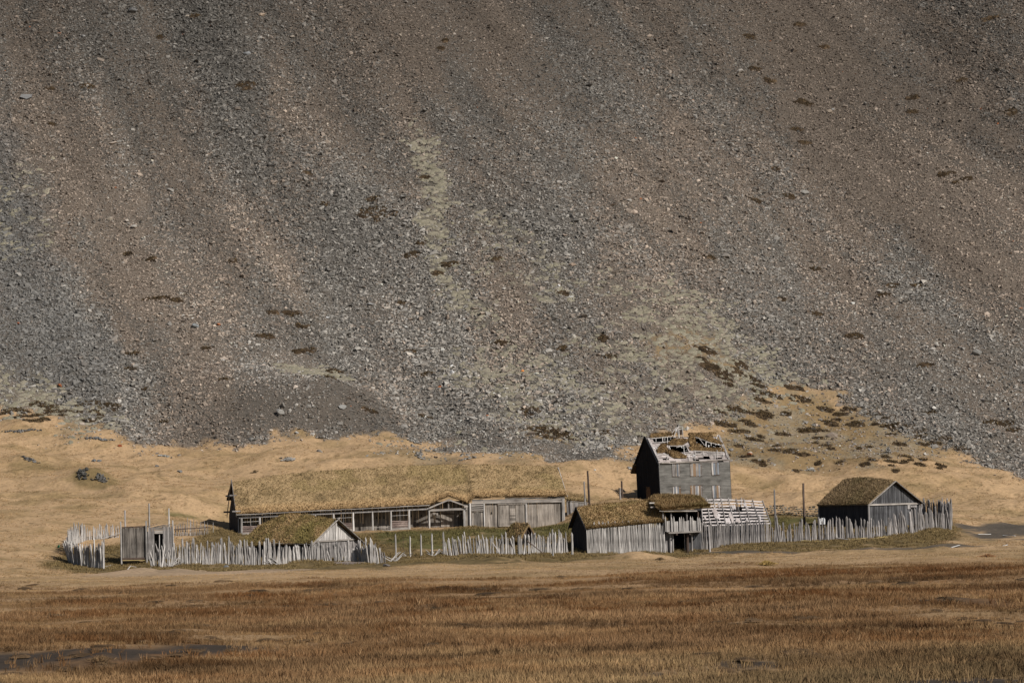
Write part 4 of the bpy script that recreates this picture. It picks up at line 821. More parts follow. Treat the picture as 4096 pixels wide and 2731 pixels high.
while q < z1 - .1: D.tint = r.choice((.2, .35, .9)); hq = r.uniform(.12, .24); D.box(a + w3 * .41, a + w3 * .63, -.07, .0, q, min(q + hq - .015, z1)); q += hq
d = D.build('barn_door', 'wallw', R)
mb = MB(); mb.tint = .5; mb.box(a - .15, b + .1, -.14, 0, z1, z1 + .14); mb.tint = .9; mb.box(a, b, -.13, 0, z0, z0 + .13); mb.tint = .4; mb.box(a - .12, a, -.11, 0, z0, z1); mb.box(b, b + .08, -.11, 0, z0, z1); mb.build('door_frame', 'wallw', d)
# small arched door
a, b, z0, z1 = face_rect(F, 1896, 1922, 2047, 2112, -.02); mb = MB(); mb.tint = .35
m_ = (a + b) / 2; rr = (b - a) / 2; pts = [(a, -.1, z0), (b, -.1, z0)] + [(m_ + rr * math.cos(g), -.1, z1 - rr * .8 + rr * .8 * math.sin(g)) for g in np.linspace(0, math.pi, 9)]
mb.prism(pts, (0, .08, 0)); d = mb.build('arched_door', 'wallrec', R)
mb = MB(); mb.tint = .85; mb.box(a - .28, a - .02, -.12, 0, z0, z1 - .1); mb.box(b + .02, b + .26, -.13, 0, z0, z1 - .1); mb.tint = .6; mb.box(a - .3, b + .3, -.11, 0, z1 + .02, z1 + .22); mb.build('door_surround', 'wallw', d)
for k in range(4):
    u0 = 1884; p = F.hit(u0, 2040 - k * 8.5, 'y', 0); q = F.hit(1934, 2038 - k * 8.5, 'y', 0); mb = MB(); mb.tint = (.8, .3, .7, .85)[k]; mb.tube((p[0], -.1, p[2]), (q[0], -.1, q[2]), .12, .11, rings=2, seed=k); mb.build('lintel_log', 'wallh', R)
for (u, v) in ((1966, 2050), (1848, 2054), (1938, 2051), (1686, 2060), (1645, 2062), (1874, 2053), (1536, 2068), (1520, 2068), (1506, 2068)):
    yy = -.035 if u > 1880 else (rec - .055); p = F.hit(u, v, 'y', yy); s_ = .10; mb = MB(); mb.prism([(p[0] - s_, yy, p[2] - s_ * 1.4), (p[0] + s_, yy, p[2] - s_ * 1.4), (p[0], yy, p[2] + s_ * 1.5)], (0, .03, 0)); mb.build('vent_hole', 'void', R)
mb = MB(); p = F.hit(2233, 1878, 'y', 4.8); mb.tube((p[0], 4.8, p[2] - .2), (p[0] + .05, 4.8, p[2] + .35), .06, .04, rings=2); mb.tube((p[0], 4.8, p[2]), (p[0] - .15, 4.8, p[2] + .3), .04, .03, rings=2); mb.build('ridge_horn', 'stake_dim', R)
mb = MB(); zr = float(ridge(LEN)); mb.beam((LEN + .28, -.4, ez_r - .05), (LEN + .28, 4.8, zr + .1), .05, .22); mb.build('bargeboard', 'stake', R)
# lean-to at the right end
p0 = F.W(LEN + .15, 0.8, 0); Fs_ = Frame(2268, 2094, p0[1], 14); R = thing('lean_to_shed', 'low grey board lean-to with thin turf roof at the right end of the longhouse', 'shed', Fs_.O, Fs_.a)
xe = Fs_.hit(2352, 2060, 'y', 0)[0]; zt0 = Fs_.hit(2268, 2000, 'y', 0)[2]; zt1 = Fs_.hit(2352, 2008, 'y', 0)[2]
mb = MB(); boards(mb, 0, xe, -.5, lambda x: zt0 + (zt1 - zt0) * x / xe, 0, .08, .26, 12, lo=.3, hi=.8); sideboards(mb, .1, 3.6, -.5, zt1 + .4, xe - .08, seed=2); mb.build('wall', 'stake_dim', R)
mb = MB(); mb.tint = .9; mb.beam((0, -.05, zt0 - .02), (xe + .1, -.05, zt1 - .02), .08, .16); mb.build('eave_board', 'wallh', R)
turfmesh('turf_roof', lambda s, t: np.stack([s * (xe + .3), -.2 + 4 * t, zt0 + (zt1 - zt0) * s + .12 + t * .9], 1), 30, 20, .12, .1, R, 1200, 0, .2, 2)

# ------------------------------------------------------------------ ruined tall house
F = FT; R = thing('ruined_house', 'tall two storey grey boarded house with a torn open turf roof and black gable', 'house', F.O, F.a)
Wd = 7.0; xr = F.hit(2925, 1950, 'y', 0)[0]; ze = F.hit(2640, 1853, 'y', 0)[2]; zer = F.hit(2920, 1844, 'y', 0)[2]; ze = (ze + zer) / 2
zr = F.hit(2588, 1750, 'x', 0); yr = Wd / 2; zR = F.hit(2590, 1751, 'y', yr)[2]; sh = -.032   # the whole house leans left
mb = MB(); mb.tint = .5
r = random.Random(9); q = -.6; i = 0
while q < ze - .02:      # horizontal cladding, one board after another
    hq = .23; t_ = min(q + hq, ze); i += 1
    for (xa_, xb_) in ((0, xr * .37), (xr * .37, xr * .71), (xr * .71, xr)):
        mb.tint = r.uniform(.44, .56); o_ = r.uniform(0, .010)
        mb.hexa([(xa_ + sh * q, -o_, q), (xb_ + sh * q, -o_, q), (xb_ + sh * q, .1, q), (xa_ + sh * q, .1, q)], [(xa_ + sh * t_, .012 - o_, t_ - .01), (xb_ + sh * t_, .012 - o_, t_ - .01), (xb_ + sh * t_, .1, t_ - .01), (xa_ + sh * t_, .1, t_ - .01)])
    q = t_
mb.build('front_wall', 'plaster', R)
for x0, mt in ((-.06, 'blackw'), (xr - .06, 'dark')):
    mb = MB(); mb.tint = .5; pts = [(x0, .02, -.6), (x0, Wd, -.6), (x0 + sh * ze, Wd, ze), (x0 + sh * zR, yr, zR), (x0 + sh * ze, .02, ze)]; mb.prism(pts, (.12, 0, 0))
    if x0 < 0:
        for k in range(1, 28): yy = k * Wd / 28; zt = ze + (zR - ze) * (1 - abs(yy - yr) / yr); mb.tint = .5 + .2 * (k % 3 - 1); mb.beam((x0 - .02, yy, -.5), (x0 - .02 + sh * zt, yy, zt - .12), .03, .03)
    mb.build('gable_wall', mt, R)
mb = MB(); mb.box(0, xr, Wd - .1, Wd, -.6, ze); mb.build('back_wall', 'dark', R)
def roofpt(u, v, lift=0.0):
    """photo point -> the front roof plane (local)"""
    d = ray(u, v); c0 = np.array([0, 0, CAMH]); dl = np.array([d @ F.X, d @ F.Y, d[2]]); cl = np.array([(c0 - F.O) @ F.X, (c0 - F.O) @ F.Y, (c0 - F.O)[2]])
    n = np.array([0, -(zR - ze), yr]); n /= np.linalg.norm(n); p0 = np.array([0, 0, ze]) + n * lift
    t = ((p0 - cl) @ n) / (dl @ n); return cl + dl * t
nrm = np.array([0, -(zR - ze), yr]); nrm /= np.linalg.norm(nrm)
# remains of the boarding, left and low; holes are left open
plank_rows = 17; mb = MB(); r = random.Random(5)
for i in range(plank_rows):
    t0, t1 = i / plank_rows, (i + .93) / plank_rows
    for k in range(12):
        xa_, xb_ = xr * k / 12 + .01, xr * (k + 1) / 12 - .01; tm = (t0 + t1) / 2; xf = (k + .5) / 12
        hole = (.42 < tm < .62 and .24 < xf < .50) or (tm > .45 and xf > .58 and tm < 1.35 - .62 * xf and tm > .98 - .65 * xf) or (.80 < tm < .97 and .05 < xf < .45) or (.10 < tm < .26 and .48 < xf < .9 and r.random() < .6) or r.random() < .05
        if hole: continue
        mb.tint = r.uniform(.2, .85); a_ = np.array([xa_, 0, ze]); up = np.array([0, yr, zR - ze]); o_ = nrm * r.uniform(0, .03); sx = lambda z_: sh * z_
        p_ = [np.array([xa_, 0, ze]) + up * t0 + o_, np.array([xb_, 0, ze]) + up * t0 + o_, np.array([xb_, 0, ze]) + up * t1 + o_, np.array([xa_, 0, ze]) + up * t1 + o_]
        p_ = [q_ + np.array([sx(q_[2]), 0, 0]) for q_ in p_]; mb.hexa([q_ - nrm * .04 for q_ in p_], p_)
mb.build('roof_boarding', 'ruin', R)
mb = MB(); mb.tint = .5; oz = ze - .32; mb.hexa([(-.3 + sh * ze, Wd + .35, oz), (xr + sh * ze, Wd + .35, oz), (xr + sh * zR, yr, zR), (-.3 + sh * zR, yr, zR)], [(-.3 + sh * ze, Wd + .35, oz + .08), (xr + sh * ze, Wd + .35, oz + .08), (xr + sh * zR, yr, zR + .08), (-.3 + sh * zR, yr, zR + .08)]); mb.build('back_roof', 'blackw', R)
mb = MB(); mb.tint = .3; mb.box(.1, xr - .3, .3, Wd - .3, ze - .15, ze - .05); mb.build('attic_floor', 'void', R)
Zs = lambda zx, zy: (zx / 3.92 + 2450, zy / 3.92 + 1650)
def sticks(lst, name, mat, rad, lift=.12):
    mb = MB(); r = random.Random(3)
    for (a1, b1, a2, b2) in lst:
        p = roofpt(*Zs(a1, b1), lift + r.uniform(0, .06)); q = roofpt(*Zs(a2, b2), lift + r.uniform(0, .06)); mb.tint = r.uniform(.35, .9); mb.tube(p, q, rad, rad * .85, n=5, rings=4, wob=.012, seed=r.randint(0, 99))
    return mb.build(name, mat, R)
sticks([(560, 408, 1100, 362), (1140, 620, 1760, 655), (1160, 650, 1760, 672), (1270, 598, 1750, 620), (760, 475, 960, 430), (1290, 380, 1500, 455), (1460, 455, 1740, 520), (700, 640, 880, 660), (880, 520, 1080, 520), (1000, 545, 1180, 500), (1480, 620, 1700, 640), (640, 470, 850, 455), (1300, 560, 1500, 570)], 'roof_batten', 'stake', .045)
sticks([(785, 385, 790, 490), (862, 380, 862, 480), (960, 390, 1000, 250), (1115, 520, 1130, 655), (1350, 390, 1440, 510), (1300, 600, 1300, 720), (1420, 615, 1440, 680), (1605, 645, 1610, 715), (1640, 590, 1640, 715), (1190, 670, 1210, 740), (1270, 660, 1300, 750), (870, 670, 850, 740), (890, 530, 910, 590), (1545, 480, 1545, 520), (1465, 460, 1468, 540), (680, 410, 684, 450), (820, 400, 820, 440), (1700, 460, 1740, 560), (1650, 350, 1620, 420), (1720, 540, 1700, 600), (1740, 640, 1730, 700), (1780, 640, 1800, 700)], 'rafter', 'stake', .05, .2)
mb = MB(); r = random.Random(8); prev = None
for k in range(9): p, q = roofpt(*Zs(760 + k * 121, 790 - k * 6), .05), roofpt(*Zs(760 + (k + 1) * 121 + 4, 784 - k * 6), .05); mb.tint = r.uniform(.4, .95); mb.beam(p + [0, -.1, r.uniform(-.03, .03)], q + [0, -.1, r.uniform(-.03, .03)], .1, .16)
mb.build('eave_board', 'wallh', R)
for a_, b_ in (((560, 400), (735, 760)), ((1665, 350), (1835, 740))):
    p, q = roofpt(*Zs(*a_), .12), roofpt(*Zs(*b_), .12); mb = MB(); mb.tint = .6; mb.beam(p, q, .28, .08, nrm); mb.build('verge_board', 'stake_dim', R)
mb = MB(); mb.tint = .3; mb.beam((-.2 + sh * ze, Wd + .3, ze - .25), (-.2 + sh * zR, yr, zR + .15), .1, .25); mb.beam((-.2 + sh * ze, -.35, ze - .3), (-.2 + sh * zR, yr, zR + .15), .1, .16); mb.build('gable_verge', 'blackw', R)
def patch(zpts, seed, thick=.22):
    """a torn piece of turf lying on the roof plane, outline from the photograph"""
    pts = [roofpt(*Zs(*p), .05) for p in zpts]; pts = np.array(pts); ux = np.array([1.0, 0, 0]); uy = np.array([0, yr, zR - ze]); uy /= np.linalg.norm(uy); o_ = pts.mean(0)
    Q2 = np.stack([(pts - o_) @ ux, (pts - o_) @ uy], 1); lo, hi = Q2.min(0), Q2.max(0); st_ = .11; gx_, gy_ = np.meshgrid(np.arange(lo[0], hi[0] + st_, st_), np.arange(lo[1], hi[1] + st_, st_)); X_, Y_ = gx_.ravel(), gy_.ravel()
    m_ = pmask(Q2, X_, Y_, .06, .0); n_ = fbm(X_ / .4 + seed, Y_ / .4, octv=3, seed=seed); hgt = thick * np.minimum(1, m_ * 1.2) * (.65 + .7 * n_)
    V = o_ + X_[:, None] * ux + Y_[:, None] * uy + nrm * hgt[:, None]; ny, nx = gx_.shape; I_ = np.arange(nx * ny).reshape(ny, nx); q4 = np.stack([I_[:-1, :-1].ravel(), I_[:-1, 1:].ravel(), I_[1:, 1:].ravel(), I_[1:, :-1].ravel()], 1)
    q4 = q4[(m_[q4] > .25).sum(1) >= 2]; Vb = V - nrm * (hgt[:, None] + .02); K = len(V); F3 = np.concatenate([q4[:, [0, 1, 2]], q4[:, [0, 2, 3]]]); F3 = np.concatenate([F3, F3[:, ::-1] + K])
    C1 = mix(A3(.26, .175, .085)[None], A3(.16, .105, .052)[None], sst(n_, .35, .65)) * rng.uniform(.8, 1.2, (K, 1)); C2 = np.tile(A3(.05, .035, .025), (K, 1))
    ins = np.where(m_ > .5)[0]; nb = len(ins) * 3; pk = rng.choice(ins, nb); base = V[pk] + rng.uniform(-.05, .05, (nb, 3)); dr = np.stack([rng.normal(0, .4, nb), rng.normal(-.5, .3, nb), np.full(nb, .6)], 1); dr *= rng.uniform(.1, .2, (nb, 1)); sd = rng.normal(0, .025, (nb, 3))
    BV = np.stack([base - sd, base + sd, base + dr], 1).reshape(-1, 3); BF = np.arange(nb * 3).reshape(-1, 3) + 2 * K
    return npmesh('turf_patch', np.concatenate([V, Vb, BV]), np.concatenate([F3, BF]), np.concatenate([C1, C2, np.repeat(C1[pk] * rng.uniform(.8, 1.4, (nb, 1)), 3, 0)]), 'turf', R)
patch([(575, 375), (600, 345), (970, 325), (960, 352), (780, 372), (590, 398)], 1, .3)
patch([(1180, 335), (1640, 320), (1530, 345), (1570, 400), (1740, 500), (1700, 515), (1270, 380), (1210, 385)], 2)
patch([(860, 490), (960, 420), (1190, 430), (1180, 455), (1100, 500), (900, 520)], 3, .3)
patch([(1200, 385), (1290, 395), (1300, 480), (1430, 540), (1230, 545), (1190, 460)], 4)
patch([(690, 580), (760, 505), (850, 500), (840, 560), (880, 600), (1040, 640), (1160, 690), (1150, 715), (980, 720), (890, 670), (820, 620), (700, 635)], 5, .3)
patch([(1190, 545), (1400, 560), (1730, 560), (1760, 610), (1500, 605), (1220, 585)], 6)
def rubble():
    mb = MB(); r = random.Random(6)
    for i in range(70):
        cx_, cy_ = r.choice(((1320, 500), (1100, 660), (1230, 700), (900, 590), (1650, 550), (960, 420), (700, 560), (1140, 560), (1500, 550)))
        p = Vector(roofpt(*Zs(cx_ + r.gauss(0, 55), cy_ + r.gauss(0, 22)), .16)); mb.tint = r.uniform(.5, 1.0); s_ = r.uniform(.04, .14)
        mb.beam(p, p + Vector((r.uniform(-.25, .25), r.uniform(-.05, .1), r.uniform(-.03, .1))), s_, .03, nrm)
    mb.build('birch_bark_scraps', 'sheet', R)
rubble()
# broken chimney frame over the ridge
mb = MB()
def ch(zx, zy, yy): a_ = F.hit(*Zs(zx, zy), 'y', yy); return (a_[0], yy, a_[2])
mb = MB(); mb.tint = .6
for a_, b_ in (((1034, 220, yr), (1050, 415, yr - .6)), ((1096, 220, yr), (1108, 410, yr - .6)), ((1034, 222, yr), (1100, 222, yr)), ((1040, 262, yr), (1100, 262, yr)), ((1025, 225, yr - .1), (965, 370, yr - .5)), ((1005, 225, yr), (930, 325, yr - .1)), ((1018, 260, yr), (1040, 400, yr - .5))):
    mb.tint = random.uniform(.4, .9); mb.tube(ch(*a_), ch(*b_), .06, .05, n=6, rings=3, wob=.01)
c1 = mb.build('chimney_frame', 'stake', R)
mb = MB(); mb.tint = .3; a_, b_, c_, d_ = ch(1042, 262, yr + .1), ch(1096, 262, yr + .1), ch(1096, 345, yr + .1), ch(1042, 345, yr + .1); mb.prism([a_, b_, c_, d_], (0, .5, 0)); mb.build('chimney_box', 'brownw', c1)
# shuttered windows: mixed boards
def shutter(u0, u1, v0, v1, tones, seed):
    a, b, z0, z1 = face_rect(F, u0, u1, v0, v1, 0); r = random.Random(seed); sx_ = sh * 0
    fr = MB(); fr.tint = .35; fr.box(a - .05, b + .05, -.035, .0, z0 - .05, z1 + .05); wn = fr.build('window', 'brownw', R)
    k = len(tones); x = a
    for i, mt in enumerate(tones):
        wd = (b - a) / k; mb = MB(); mb.tint = r.uniform(.15, .8); j0, j1 = r.uniform(-.05, .05), r.uniform(-.05, .07)
        mb.hexa([(x + .01, -.07, z0 + j0), (x + wd - .01, -.07, z0 + j0), (x + wd - .01, -.03, z0 + j0), (x + .01, -.03, z0 + j0)], [(x + .01 + sh * 1.2, -.07, z1 + j1), (x + wd - .01 + sh * 1.2, -.07, z1 + j1), (x + wd - .01 + sh * 1.2, -.03, z1 + j1), (x + .01 + sh * 1.2, -.03, z1 + j1)])
        mb.build('shutter_board', mt, wn); x += wd
    mb = MB(); mb.tint = .2
    for zz in (z0 + .15, z1 - .2): mb.box(a - .02, a + .18, -.095, -.075, zz, zz + .03); mb.box(b - .18, b + .02, -.095, -.075, zz, zz + .03)
    mb.build('hinge', 'sheet', wn)
S_, B_, O_, D_ = 'stake_dim', 'blue', 'orange', 'wallrec'
shutter(2689, 2718, 1856, 1905, [S_, S_, D_, B_, S_], 1); shutter(2761, 2805, 1854, 1904, [D_, 'stake', O_, O_, S_, D_, B_, 'stake'], 2); shutter(2846, 2876, 1850, 1899, ['stake', B_, S_, B_], 3)
shutter(2691, 2722, 1946, 1992, ['stake', B_, 'stake', B_, O_], 4); shutter(2762, 2808, 1942, 1990, [O_, D_, O_, S_, B_, 'stake', O_, S_], 5); shutter(2849, 2880, 1942, 1990, [S_, B_, D_, O_, S_], 6)
for (zx0, zx1, zy0, zy1) in ((482, 512, 862, 1003), (630, 665, 845, 992), (552, 585, 532, 650)):
    cs = [F.hit(*Zs(q_[0], q_[1]), 'x', -.1) for q_ in ((zx0, zy1), (zx1, zy1), (zx1, zy0), (zx0, zy0))]; mb = MB(); mb.prism([(-.10, q_[1], q_[2]) for q_ in cs], (.03, 0, 0)); wn = mb.build('window', 'void', R)
    mb = MB(); mb.tint = .8
    for a_, b_ in zip(cs, cs[1:] + cs[:1]): mb.beam((-.11, a_[1], a_[2]), (-.11, b_[1], b_[2]), .05, .05, (1, 0, 0))
    mb.build('frame', 'dark', wn)
cs = [F.hit(*Zs(*q_), 'x', -.1) for q_ in ((535, 1350), (597, 1350), (595, 1200), (580, 1162), (530, 1162))]; mb = MB(); mb.prism([(-.13, q_[1], q_[2]) for q_ in cs], (.05, 0, 0)); mb.build('door', 'door_brown', R)
turfmesh('hanging_turf', lambda s, t: np.stack([-.7 + s * 1.0, Wd - .1 + .8 * t, ze - .1 - 1.0 * t], 1), 10, 10, .3, .15, R, 300, 0, .25, 8)
# ------------------------------------------------------------------ gatehouse wing (turf roof, dark gable)
F = FG; R = thing('gate_wing_house', 'turf roofed hall with a black left gable, joined to the left side of the gate', 'house', F.O, F.a)
Wd = 5.6; xr = F.hit(2668, 2150, 'y', 0)[0]; yr = Wd / 2 + .1
zf = F.hit(2348, 2112, 'y', 0)[2]; zfr = F.hit(2650, 2086, 'y', 0)[2]
ru = [2307, 2400, 2480, 2543, 2650]; rv = [2031, 2018, 2010, 2005, 1998]; rp = [F.hit(a, b, 'y', yr) for a, b in zip(ru, rv)]
ridge = lambda x: np.interp(x, [p[0] for p in rp], [p[2] for p in rp]); evz = lambda x: zf + (zfr - zf) * x / xr
def SG(s, t):
    x = -.3 + s * (xr + .3); tf = np.clip(t / .5, 0, 1); z0 = evz(x) + .05; rz_ = ridge(x) + .08
    y = np.where(t < .5, -.35 + (yr + .35) * tf, yr + (Wd + .3 - yr) * (t - .5) / .5)
    return np.stack([x, y, np.where(t < .5, z0 + (rz_ - z0) * tf ** .95, rz_ + (zf + .2 - rz_) * (t - .5) / .5)], 1)
tg = (A3(.37, .255, .13), A3(.32, .225, .11), A3(.19, .135, .065), A3(.21, .17, .065))
turfmesh('turf_roof', SG, 150, 70, .2, .10, R, 15000, 0, .34, 4, tone=tg)
mb = MB(); zr = float(ridge(-.2)); sideboards(mb, .05, Wd, -.8, lambda y: (zf + (zr - zf) * min(1, y / yr) if y < yr else zr + (zf - zr) * min(1, (y - yr) / (Wd - yr))) - .15, -.05, .12, .26, 5, lo=.35, hi=.65); mb.build('gable_wall', 'dark', R)
mb = MB(); mb.tint = .6; mb.beam((-.36, -.4, zf - .1), (-.36, yr, zr + .06), .06, .2); mb.beam((-.36, Wd + .3, zf - .1), (-.36, yr, zr + .06), .06, .2); mb.build('bargeboard', 'dark', R)
mb = MB(); mb.box(.1, xr, Wd - .1, Wd, -.5, zf); mb.box(.1, xr, .3, .4, -.5, zf - .1); mb.build('inner_wall', 'dark', R)
def stakewall(key, R, F, spacing, seed, mat, jh=.06, leanx=None, rmin=.07, rmax=.105, lean=.012, name='wall_stake'):
    r = random.Random(seed); pts = fence_pts(FEN[key], spacing)
    for i, (x, y, h, a) in enumerate(pts):
        hh = h * r.uniform(1 - jh, 1 + jh); z = Hs(x, y) - .25; q = np.array([x, y, z]) - F.O; l = r.gauss(0, lean) + (leanx(i / len(pts)) if leanx else 0)
        top = hh + .25 + (P(*[FEN[key][0][0], FEN[key][0][1], FEN[key][0][2]])[2] - Hs(x, y)) * 0
        stake_mesh(top, r.uniform(rmin, rmax), seed * 1000 + i, (l, 0), True, name, mat, R, (q @ F.X, q @ F.Y, q[2]))
stakewall('gate_left', R, F, .165, 31, 'stake', .09, lambda t: -.035 - .05 * (t > .93))
# ------------------------------------------------------------------ gate tower
b0 = P(2668, 2215, 390); F = Frame(2668, 2215, 389.3, 12); R = thing('gate_tower', 'timber gate tower with a dark passage, spiked balcony and shaggy turf cap', 'gatehouse', F.O, F.a)
X = lambda u, v=2150: F.hit(u, v, 'y', 0)[0]; ZZ = lambda u, v: F.hit(u, v, 'y', 0)[2]
zb = ZZ(2730, 2128); x0, x1 = X(2664), X(2806); dep = 4.2; zroof = ZZ(2720, 2046)
mb = MB(); mb.tint = .7; mb.beam((X(2668), -.75, ZZ(2668, 2130)), (X(2798), -.75, ZZ(2798, 2124)), .25, .2); mb.build('balcony_beam', 'wallh', R)
mb = MB(); mb.tint = .4; mb.box(x0, x1, -.7, dep, zb + .02, zb + .1); mb.build('balcony_floor', 'wallrec', R)
for u in (2700, 2752): mb = MB(); mb.tint = .3; x = X(u); mb.tube((x, -1.0, zb - .22), (x, dep, zb - .22), .12, .12, n=8, rings=2); mb.build('joist', 'brownw', R)
mb = MB(); boards(mb, X(2662), X(2796), zb + .1, lambda x: ZZ(2730, 2082) + .01 * x, -.72, .05, .24, 41, .015, .08, lo=.4, hi=.8); mb.build('parapet', 'stake', R)
for u in (2657, 2681, 2690, 2713, 2721, 2728, 2756, 2764, 2786, 2794):
    x = X(u); mb = MB(); mb.tint = random.uniform(.4, .75); mb.tube((x, -.82, zb + .12), (x + random.uniform(-.03, .03), -.82, ZZ(u, 2066) + random.uniform(-.08, .08)), .10, .09, tip=.28, seed=u); mb.build('parapet_stake', 'stake', R)
for u, rr, mt in ((2681, .13, 'stake_dim'), (2690, .1, 'stake'), (2749, .15, 'brownw'), (2766, .11, 'stake_dim')):
    x = X(u); mb = MB(); mb.tint = .5; mb.tube((x, -.15, -.5), (x, -.15, zb), rr, rr, n=8, seed=u); mb.build('gate_post', mt, R)
mb = MB(); mb.tint = .8; x = X(2740); mb.tube((x, .1, -.3), (x - .03, .1, zb - .1), .05, .05, seed=2); mb.build('inner_post', 'stake_dim', R)
for u in (2650, 2682, 2745, 2790): x = X(u); mb = MB(); mb.tint = .4; mb.tube((x, -.45, zb), (x, -.45, zroof), .10, .10, n=8, rings=3, seed=u); mb.build('upper_post', 'stake_dim' if u < 2780 else 'brownw', R)
mb = MB(); boards(mb, X(2664), X(2692), -.5, zb, .1, .06, .2, 42, lo=.3, hi=.7); mb.build('left_wall', 'stake_dim', R)
mb = MB(); boards(mb, X(2754), X(2812), -.5, zb, .5, .06, .22, 43, lo=.4, hi=.6); mb.build('right_wall', 'barn', R)
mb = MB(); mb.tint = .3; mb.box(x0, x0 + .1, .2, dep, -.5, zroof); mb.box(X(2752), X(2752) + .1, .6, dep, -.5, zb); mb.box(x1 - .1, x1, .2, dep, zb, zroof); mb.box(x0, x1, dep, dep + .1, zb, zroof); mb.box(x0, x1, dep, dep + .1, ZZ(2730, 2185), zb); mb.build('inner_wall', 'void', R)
mb = MB(); mb.tint = .4; a, b, q0, q1 = face_rect(F, 2700, 2738, 2188, 2214, 2.5); mb.box(a, b, 2.5, 2.6, -.3, q1); mb.build('inner_door', 'dark', R)
mb = MB(); mb.tint = .8; a = F.hit(2772, 2152, 'y', .45); mb.prism([(a[0], .44, a[2]), (a[0] + .28, .44, a[2]), (a[0] + .22, .44, a[2] + .3)], (0, .03, 0)); mb.build('notice', 'blue', R)
mb = MB(); r = random.Random(3)
for k in range(5): p, q = F.hit(2638 + k * 30, 2043 + r.uniform(-.6, .6), 'y', -.85), F.hit(2638 + k * 30 + 31, 2043 + r.uniform(-.6, .6), 'y', -.85); mb.tint = r.uniform(.6, 1); mb.beam((p[0], -.85, p[2]), (q[0], -.85, q[2]), .1, .1); mb.tint = .15; mb.beam((p[0], -.8, p[2] + .13), (q[0], -.8, q[2] + .13), .1, .14)
mb.build('eave_board', 'wallh', R)
zt = ZZ(2720, 1984) ; tr_u = [2598, 2616, 2650, 2700, 2750, 2798, 2812]; tr_v = [2006, 1986, 1983, 1982, 1983, 1988, 2010]; tp = [F.hit(a, b, 'y', 2.0) for a, b in zip(tr_u, tr_v)]
xL, xR_ = tp[0][0], tp[-1][0]; zlow0 = ZZ(2632, 2036); zlow1 = ZZ(2810, 2022)
def ST(s, t):
    x = xL + s * (xR_ - xL); top = np.interp(x, [p[0] for p in tp], [p[2] for p in tp]); low = zlow0 + (zlow1 - zlow0) * s; low = low + .5 * np.clip(1 - s / .14, 0, 1)
    y = -1.1 + t * 5.6; up = np.sin(np.clip(t * 2.6, 0, math.pi / 2)); dn = sst(t, .7, 1.0)
    return np.stack([x, y, low + (top - low) * up - dn * (top - low) * .7], 1)
turfmesh('turf_cap', ST, 110, 60, .35, .16, R, 12000, 0, .42, 5, edge=.35, tone=tg)
for (za_, zb2) in ((1003, 398), (1015, 440)): p = F.hit(za_ / 2.4758 + 2200, zb2 / 2.4758 + 1850, 'y', -.2); mb = MB(); mb.tint = .95; mb.box(p[0] - .3, p[0] + .35, -.5, -.2, p[2] - .08, p[2] + .08); mb.build('plank_end', 'wallh', R)
# ------------------------------------------------------------------ lattice wing
F = Frame(2808, 2198, 391.0, 10); R = thing('lattice_wing', 'wing with a bare white roof lattice and torn cloth, right of the gate', 'house', F.O, F.a)
FLt = F; sl_y = 3.6
xr = F.hit(3085, 2150, 'y', 0)[0]
BL, BR = F.hit(2812, 2103, 'y', 0), F.hit(3083, 2094, 'y', 0); TL, TR = F.hit(2803, 1999, 'y', sl_y), F.hit(3054, 2008, 'y', sl_y)
def RP(s, t): # lattice surface with a sagging ridge
    b = np.array(BL) * (1 - s) + np.array(BR) * s; t_ = np.array(TL) * (1 - s) + np.array(TR) * s; t_ = t_ + np.array([0, 0, .12 * math.sin(s * math.pi)]); b[2] += .05 * math.sin(s * 9); return b * (1 - t) + t_ * t
for k in range(9):
    mb = MB(); t = k / 8 + .01; mb.tint = .95; r = random.Random(k); br_ = (k in (5, 6)) 
    for i in range(8):
        if br_ and i == 4: continue
        mb.tint = r.uniform(.8, 1.15); a, b = RP(i / 8, t) + [0, r.uniform(-.03, .03), 0], RP((i + 1) / 8, t) + [0, 0, r.uniform(-.03, .03)]; mb.beam(a, b, .05, .15, (0, 0, 1))
    mb.build('batten', 'roofplank', R)
for k in range(9):
    s = [0, .11, .22, .34, .46, .58, .70, .84, 1][k]; mb = MB(); mb.tint = .5; a, b = RP(max(s, .0), -.03), RP(max(0, s - .015), 1.07); mb.tube(a + [0, -.06, .03], b + [0, -.06, .05], .065, .055, n=6, wob=.02, seed=k); mb.build('rafter', 'stake_dim', R)
for k in range(8):
    mb = MB(); mb.tint = .3; s = (k + .5) / 8; a, b = RP(s, 0), RP(s, 1); mb.tube(a + [0, .5, 0], b + [0, .4, -.1], .05, .05, n=5, seed=k + 20); mb.build('inner_rafter', 'brownw', R)
def cloth(cs, ct, w_, h_, seed):
    r = random.Random(seed); n = 11; pts = []
    for i in range(n): g = 6.283 * i / n; rr = r.uniform(.35, 1.15); p = RP(min(1, max(0, cs + w_ * rr * math.cos(g))), min(1, max(0, ct + h_ * rr * math.sin(g)))); pts.append(p + [0, -.09 - r.uniform(0, .06), .03])
    c_ = np.mean(pts, 0) + [0, -.05, 0]; mb = MB(); mb.tint = r.uniform(.4, .6); mb.add([c_] + pts + [q + np.array([0, .015, 0]) for q in [c_] + pts], [(0, 1 + i, 1 + (i + 1) % n) for i in range(n)] + [(n + 1, n + 2 + (i + 1) % n, n + 2 + i) for i in range(n)]); mb.build('torn_cloth', 'roofplank' if seed % 2 else 'ruin', R)
